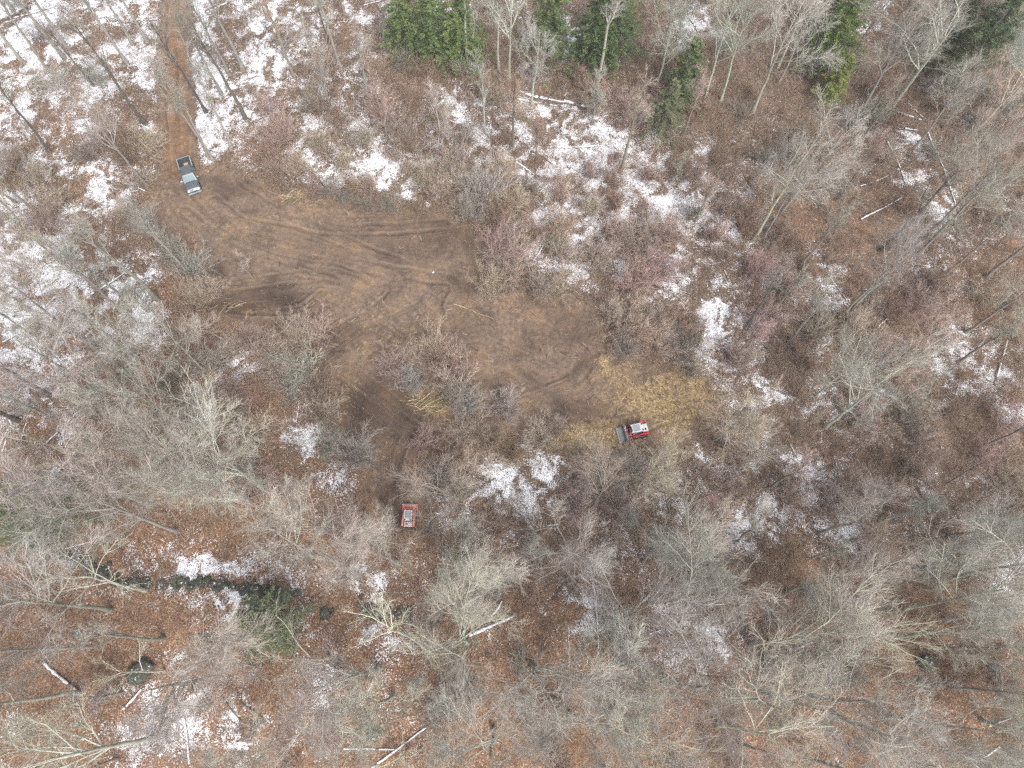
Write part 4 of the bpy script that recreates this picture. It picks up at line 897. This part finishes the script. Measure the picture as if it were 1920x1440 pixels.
def stones(name, L, r):
    parts = []
    for x, y, z, s in L:
        k = 5; D = unit(r.normal(size=(k, 3))); V = IV.copy()
        for d in D: h = V @ d; V -= np.maximum(h-r.uniform(.55, .85), 0)[:, None]*d
        V *= s*np.array([r.uniform(.8, 1.3), r.uniform(.8, 1.2), r.uniform(.5, .8)]); a = r.uniform(0, 6.28)
        V = np.stack([V[:, 0]*math.cos(a)-V[:, 1]*math.sin(a), V[:, 0]*math.sin(a)+V[:, 1]*math.cos(a), V[:, 2]], 1)+np.array([x, y, z+s*.3])
        parts.append((V, IF, 0))
    V, F, m = merge(parts); me = bpy.data.meshes.new(name); me.from_pydata(V.tolist(), [], F.tolist()); me.materials.append(M_STONE); me.update()
    return me
def wall(P, per, wid, lab):
    W = to_w(smooth_path(P, 6)); L = []; d = np.cumsum(np.r_[0, np.linalg.norm(np.diff(W, axis=0), axis=1)])
    for k in range(int(d[-1]*per)):
        s = lr.uniform(0, d[-1]); x = np.interp(s, d, W[:, 0])+lr.normal(0, wid); y = np.interp(s, d, W[:, 1])+lr.normal(0, wid)
        L.append((x, y, gzf(x, y)+lr.uniform(0, .35)*(abs(lr.normal()) < .9), lr.uniform(.2, .5)))
    o = link(bpy.data.objects.new('stone_wall', stones('stone_wall', L, lr))); tag(o, lab, 'stone wall', 'old tumbled stone walls')
wall([(0, 985), (40, 1010), (90, 1030), (150, 1052), (190, 1077), (240, 1090), (300, 1097), (360, 1093), (420, 1095), (470, 1105), (555, 1112)], 7, .35, 'long tumbled mossy stone wall crossing the orange leaf litter at lower left')
wall([(672, 1120), (690, 1150), (740, 1148), (790, 1158), (845, 1158)], 4, .4, 'short broken row of tumbled snowy stones at bottom centre')
for px, py, s, lab in [(264, 1256, 1.3, 'large dark boulder with snow at its foot, below the round green conifer'), (613, 1150, .75, 'small dark boulder right of the round green conifer'), (1738, 1242, 1.1, 'dark mossy boulder on orange leaves at lower right'), (700, 1377, .9, 'dark boulder above the forked snowy log at the bottom edge'), (900, 1300, .6, 'small mossy boulder in the leaf litter at bottom centre'), (1860, 1258, .8, 'dark boulder near the right edge below the long dark log'), (145, 1188, .6, 'small snowy boulder left of the round green conifer'), (1130, 985, .5, 'small dark boulder among grey brush below the red loader')]:
    x, y = map(float, unproj(px, py)); o = link(bpy.data.objects.new('boulder', stones('boulder', [(0, 0, 0, s)]+([(s*.8, .3, 0, s*.45), (-s*.5, -.6, 0, s*.35)] if s > .7 else []), lr))); o.location = (x, y, gzf(x, y)-.05)
    tag(o, lab, 'boulder', 'boulders in the leaf litter')

def felled():                               # cut sapling dragged onto the dirt
    a = np.array(unproj(852, 571)); b = np.array(unproj(925, 598)); d = np.append(unit(b-a), 0); L = float(np.linalg.norm(b-a))
    z = gzf(*a)+.12; n = 7
    P = (np.append(a, z)[None, :]+d[None, :]*np.linspace(0, L, n)[:, None]); P[:, :2] += np.cumsum(lr.normal(0, .05, (n, 2)), 0); P = P[None]
    Rr = np.linspace(.11, .03, n)[None]; V, F = tubes(P, Rr, 6); ps = [(V, F, 0)]
    P1, R1 = grow(P, Rr, 9, .1, 1, (15, 50), .42, 5, .03, .1, .6, lr, .02); P1[:, :, 2] = np.maximum(P1[:, :, 2]*.5+z*.5, z-.06); V, F = tubes(P1, R1, 4); ps.append((V, F, 0))
    P2, R2 = grow(P1, R1, 6, .2, 1, (20, 55), .45, 3, .05, .1, .6, lr, .01); V, F = tubes(P2, R2, 3); ps.append((V, F, 0))
    V, F, m = merge(ps); o = link(bpy.data.objects.new('felled_sapling', mesh_np('felled_sapling', V, F, [M_WOOD], m)))
    tag(o, 'cut pale sapling with its branches lying on the dirt in the middle of the clearing', 'felled tree')
felled()
def brush_pile(px, py, n, wid, lab):
    x, y = map(float, unproj(px, py)); a = lr.uniform(-.5, .9, n); c = np.stack([lr.normal(0, wid, n), lr.normal(0, wid*.45, n), lr.uniform(.05, .6, n)*np.exp(-0)], 1)
    L = lr.uniform(.8, 2.6, n)[:, None]; d = np.stack([np.cos(a), np.sin(a), lr.normal(0, .14, n)], 1)
    P = np.stack([c-d*L/2, c+lr.normal(0, .05, (n, 3)), c+d*L/2], 1); P[:, :, 2] = np.maximum(P[:, :, 2], .03); Rr = lr.uniform(.015, .05, n)[:, None]*np.array([1, .9, .5])[None]
    V, F = tubes(P, Rr, 5); P1, R1 = grow(P, Rr, 3, .3, 1, (20, 55), .4, 3, .02, .1, .5, lr, .01); P1[:, :, 2] = np.maximum(P1[:, :, 2], .03); V1, F1 = tubes(P1, R1, 3)
    V, F, m = merge([(V, F, 0), (V1, F1, 0)]); o = link(bpy.data.objects.new('brush_pile', mesh_np('brush_pile', V, F, [M_SLASH], m))); o.location = (x, y, gzf(x, y)); tag(o, lab, 'brush pile')
_t = NT('slash'); _ri = _t.n('ShaderNodeNewGeometry').outputs['Random Per Island']; _t.col(_t.ramp(_ri, [(0, (.12, .09, .06)), (.5, (.30, .235, .14)), (1, (.55, .47, .31))])); M_SLASH = _t.m
brush_pile(812, 755, 75, 1.5, 'heap of pale cut branches on dark mud below the tall pale shrubs')
brush_pile(560, 374, 26, 1.7, 'low line of pale cut stalks along the top edge of the clearing')
brush_pile(430, 575, 14, 1.0, 'few yellow cut stalks beside the dark rutted mud at left of the clearing')
def scatter_sticks():
    r = np.random.default_rng(505); n = 17000
    px = r.uniform(260, 1400, n); py = r.uniform(330, 1000, n); X, Y = unproj(px, py)
    ok = np.array([in_clear(float(a), float(b)) > .2 for a, b in zip(X, Y)]); dens = .25+ell(px, py, STRAW)*1.2+.6*(fbm(X*.3, Y*.3, 3) > .55); ok &= r.random(n) < dens
    X, Y = X[ok], Y[ok]; n = len(X); L = np.minimum(r.lognormal(-1.25, .6, n), 1.5); a = r.uniform(0, 6.28, n); z = np.array([gzf(a_, b_) for a_, b_ in zip(X, Y)])
    d = np.stack([np.cos(a), np.sin(a), r.normal(0, .12, n)], 1); c = np.stack([X, Y, z+.045], 1)
    P = np.stack([c-d*L[:, None]*.5, c+r.normal(0, .03, (n, 3)), c+d*L[:, None]*.5], 1); Rr = np.clip(L*.045, .012, .04)[:, None]*np.array([1, .95, .7])[None]
    V, F = tubes(P, Rr, 4); t = NT('debris'); ri = t.n('ShaderNodeNewGeometry').outputs['Random Per Island']
    t.col(t.ramp(ri, [(0, (.06, .042, .03)), (.5, (.16, .11, .075)), (.85, (.30, .22, .135)), (1, (.50, .41, .28))]))
    tag(link(bpy.data.objects.new('wood_debris', mesh_np('wood_debris', V, F, [t.m], None, False))), 'sticks and splinters strewn over the cleared dirt', 'wood debris', kind='stuff')
scatter_sticks()
def dry_grass():
    r = np.random.default_rng(606); n = 90000
    px = r.uniform(240, 1400, n); py = r.uniform(330, 1000, n); X, Y = unproj(px, py)
    dens = ell(px, py, STRAW, .9)*(.3+fbm(X*.6+3, Y*.6+9, 4)); ok = r.random(n) < (dens-.22)*.75; X, Y = X[ok], Y[ok]; n = len(X)
    z = np.array([gzf(a_, b_) for a_, b_ in zip(X, Y)]); a = r.uniform(0, 6.28, n); L = r.uniform(.2, .55, n)
    d = unit(np.stack([np.cos(a), np.sin(a), r.uniform(.05, .6, n)], 1)); c = np.stack([X, Y, z], 1)
    P = np.stack([c, c+d*L[:, None]*.55, c+unit(d+np.array([0, 0, -.5]))*L[:, None]], 1); Rr = np.array([.013, .012, .005])[None]*np.ones((n, 1))
    V, F = tubes(P, Rr, 3); t = NT('straw'); ri = t.n('ShaderNodeNewGeometry').outputs['Random Per Island']; q = t.noise(t.pos(), .5, 3, .5)
    c = t.ramp(ri, [(0, (.15, .10, .055)), (.5, (.33, .235, .115)), (1, (.58, .48, .30))]); c = t.mix(t.sstep(q, .55, .67), c, (.33, .27, .075, 1)); t.col(c)
    tag(link(bpy.data.objects.new('dry_grass', mesh_np('dry_grass', V, F, [t.m], None, False))), 'flattened yellow dry grass and straw around the clearing', 'dry grass', kind='stuff')
dry_grass()


# ------------------------------------------------------------------ thin winter haze
_b = bmesh.new(); bmesh.ops.create_cube(_b, size=1.0); _b.transform(Matrix.Translation((0, 40, 42)) @ Matrix.Diagonal((2400, 2400, 90, 1)))
_me = bpy.data.meshes.new('haze'); _b.to_mesh(_me); _b.free(); _hm = bpy.data.materials.new('haze'); _hm.use_nodes = True; _hn = _hm.node_tree; _hn.nodes.clear()
_ho = _hn.nodes.new('ShaderNodeOutputMaterial'); _hv = _hn.nodes.new('ShaderNodeVolumePrincipled'); _hv.inputs['Color'].default_value = (.86, .88, .90, 1); _hv.inputs['Density'].default_value = HAZE
_hn.links.new(_hv.outputs[0], _ho.inputs['Volume']); _me.materials.append(_hm); _o = link(bpy.data.objects.new('haze', _me)); _o['kind'] = 'stuff'; _o['label'] = 'thin pale winter haze in the air over the wood'; _o['category'] = 'haze'

# ------------------------------------------------------------------ labels that single out each tree, shrub and log
MARKS = [('the pickup truck', 357, 330), ('the bright red loader', 1190, 806), ('the faded red loader', 767, 968), ('the white pail', 813, 513), ('the felled sapling on the dirt', 888, 585), ('the round green conifer', 500, 1178), ('the conifer at the left edge', 22, 962),
 ("the stone wall's right end", 555, 1112), ('the large dark boulder at lower left', 264, 1256), ('the small yellow green conifer', 1570, 150), ('the low grey green conifer', 1250, 205), ('the wide dark conifer at the top', 1160, 45), ('the large conifer at upper right', 1850, 75), ('the mossy boulder at lower right', 1738, 1242),
 ('the leftmost conifer of the top row', 755, 35), ("the photo's top left corner", 0, 0), ("the photo's bottom left corner", 0, 1440), ("the photo's bottom right corner", 1920, 1440), ("the middle of the photo's left edge", 0, 720), ("the middle of the photo's right edge", 1920, 720), ("the middle of the photo's bottom edge", 960, 1440),
 ("the clearing's yellow right tip", 1320, 765), ('the snow strip beside the track', 375, 180), ('the short row of tumbled stones', 770, 1152), ("the clearing's lower left lobe", 640, 740), ("the photo's centre", 960, 720), ('the small boulder below the red loader', 1130, 985), ('the long dark log at lower right', 1775, 1222), ('the snowy patch at the right edge', 1900, 1075)]
ORD = ['nearest', 'second nearest', 'third nearest', 'fourth nearest', 'fifth nearest', 'sixth nearest', 'seventh nearest', 'eighth nearest', 'ninth nearest', 'tenth nearest', 'eleventh nearest', 'twelfth nearest', 'thirteenth nearest', 'fourteenth nearest', 'fifteenth nearest']
def describe(o, noun, look, size):
    if noun == 'fallen log': return f"{'long' if size > 6.5 else 'short' if size < 3 else 'thin' if size < 4.5 else 'fallen'} {look} log"
    if noun == 'shrub': return f"{'low' if size < 2.5 else 'tall' if size > 3.5 else 'rounded'} {look} bare shrub"
    return f"{'tall' if size > 18 else 'small' if size < 10 else 'leafless'} {look} tree"
KEYS = {}
for it in ITEMS: KEYS.setdefault(describe(it[0], it[1], it[2], it[5]), []).append(it)
def sector(dx, dy):
    return ('right of' if dx > 0 else 'left of') if abs(dx) > abs(dy) else ('below' if dy > 0 else 'above')
for key, its in KEYS.items():
    best = {}
    for name, mx, my in MARKS:
        by = {}
        for k, it in enumerate(its): by.setdefault(sector(it[3]-mx, it[4]-my), []).append((math.hypot(it[3]-mx, it[4]-my), k))
        for sec, l in by.items():
            for rank, (d, k) in enumerate(sorted(l)):
                c = rank*60+d
                if rank < len(ORD) and (k not in best or c < best[k][0]): best[k] = (c, f"{key}, {ORD[rank]} one {sec} {name}")
    for k, it in enumerate(its): it[0]['label'] = best[k][1]
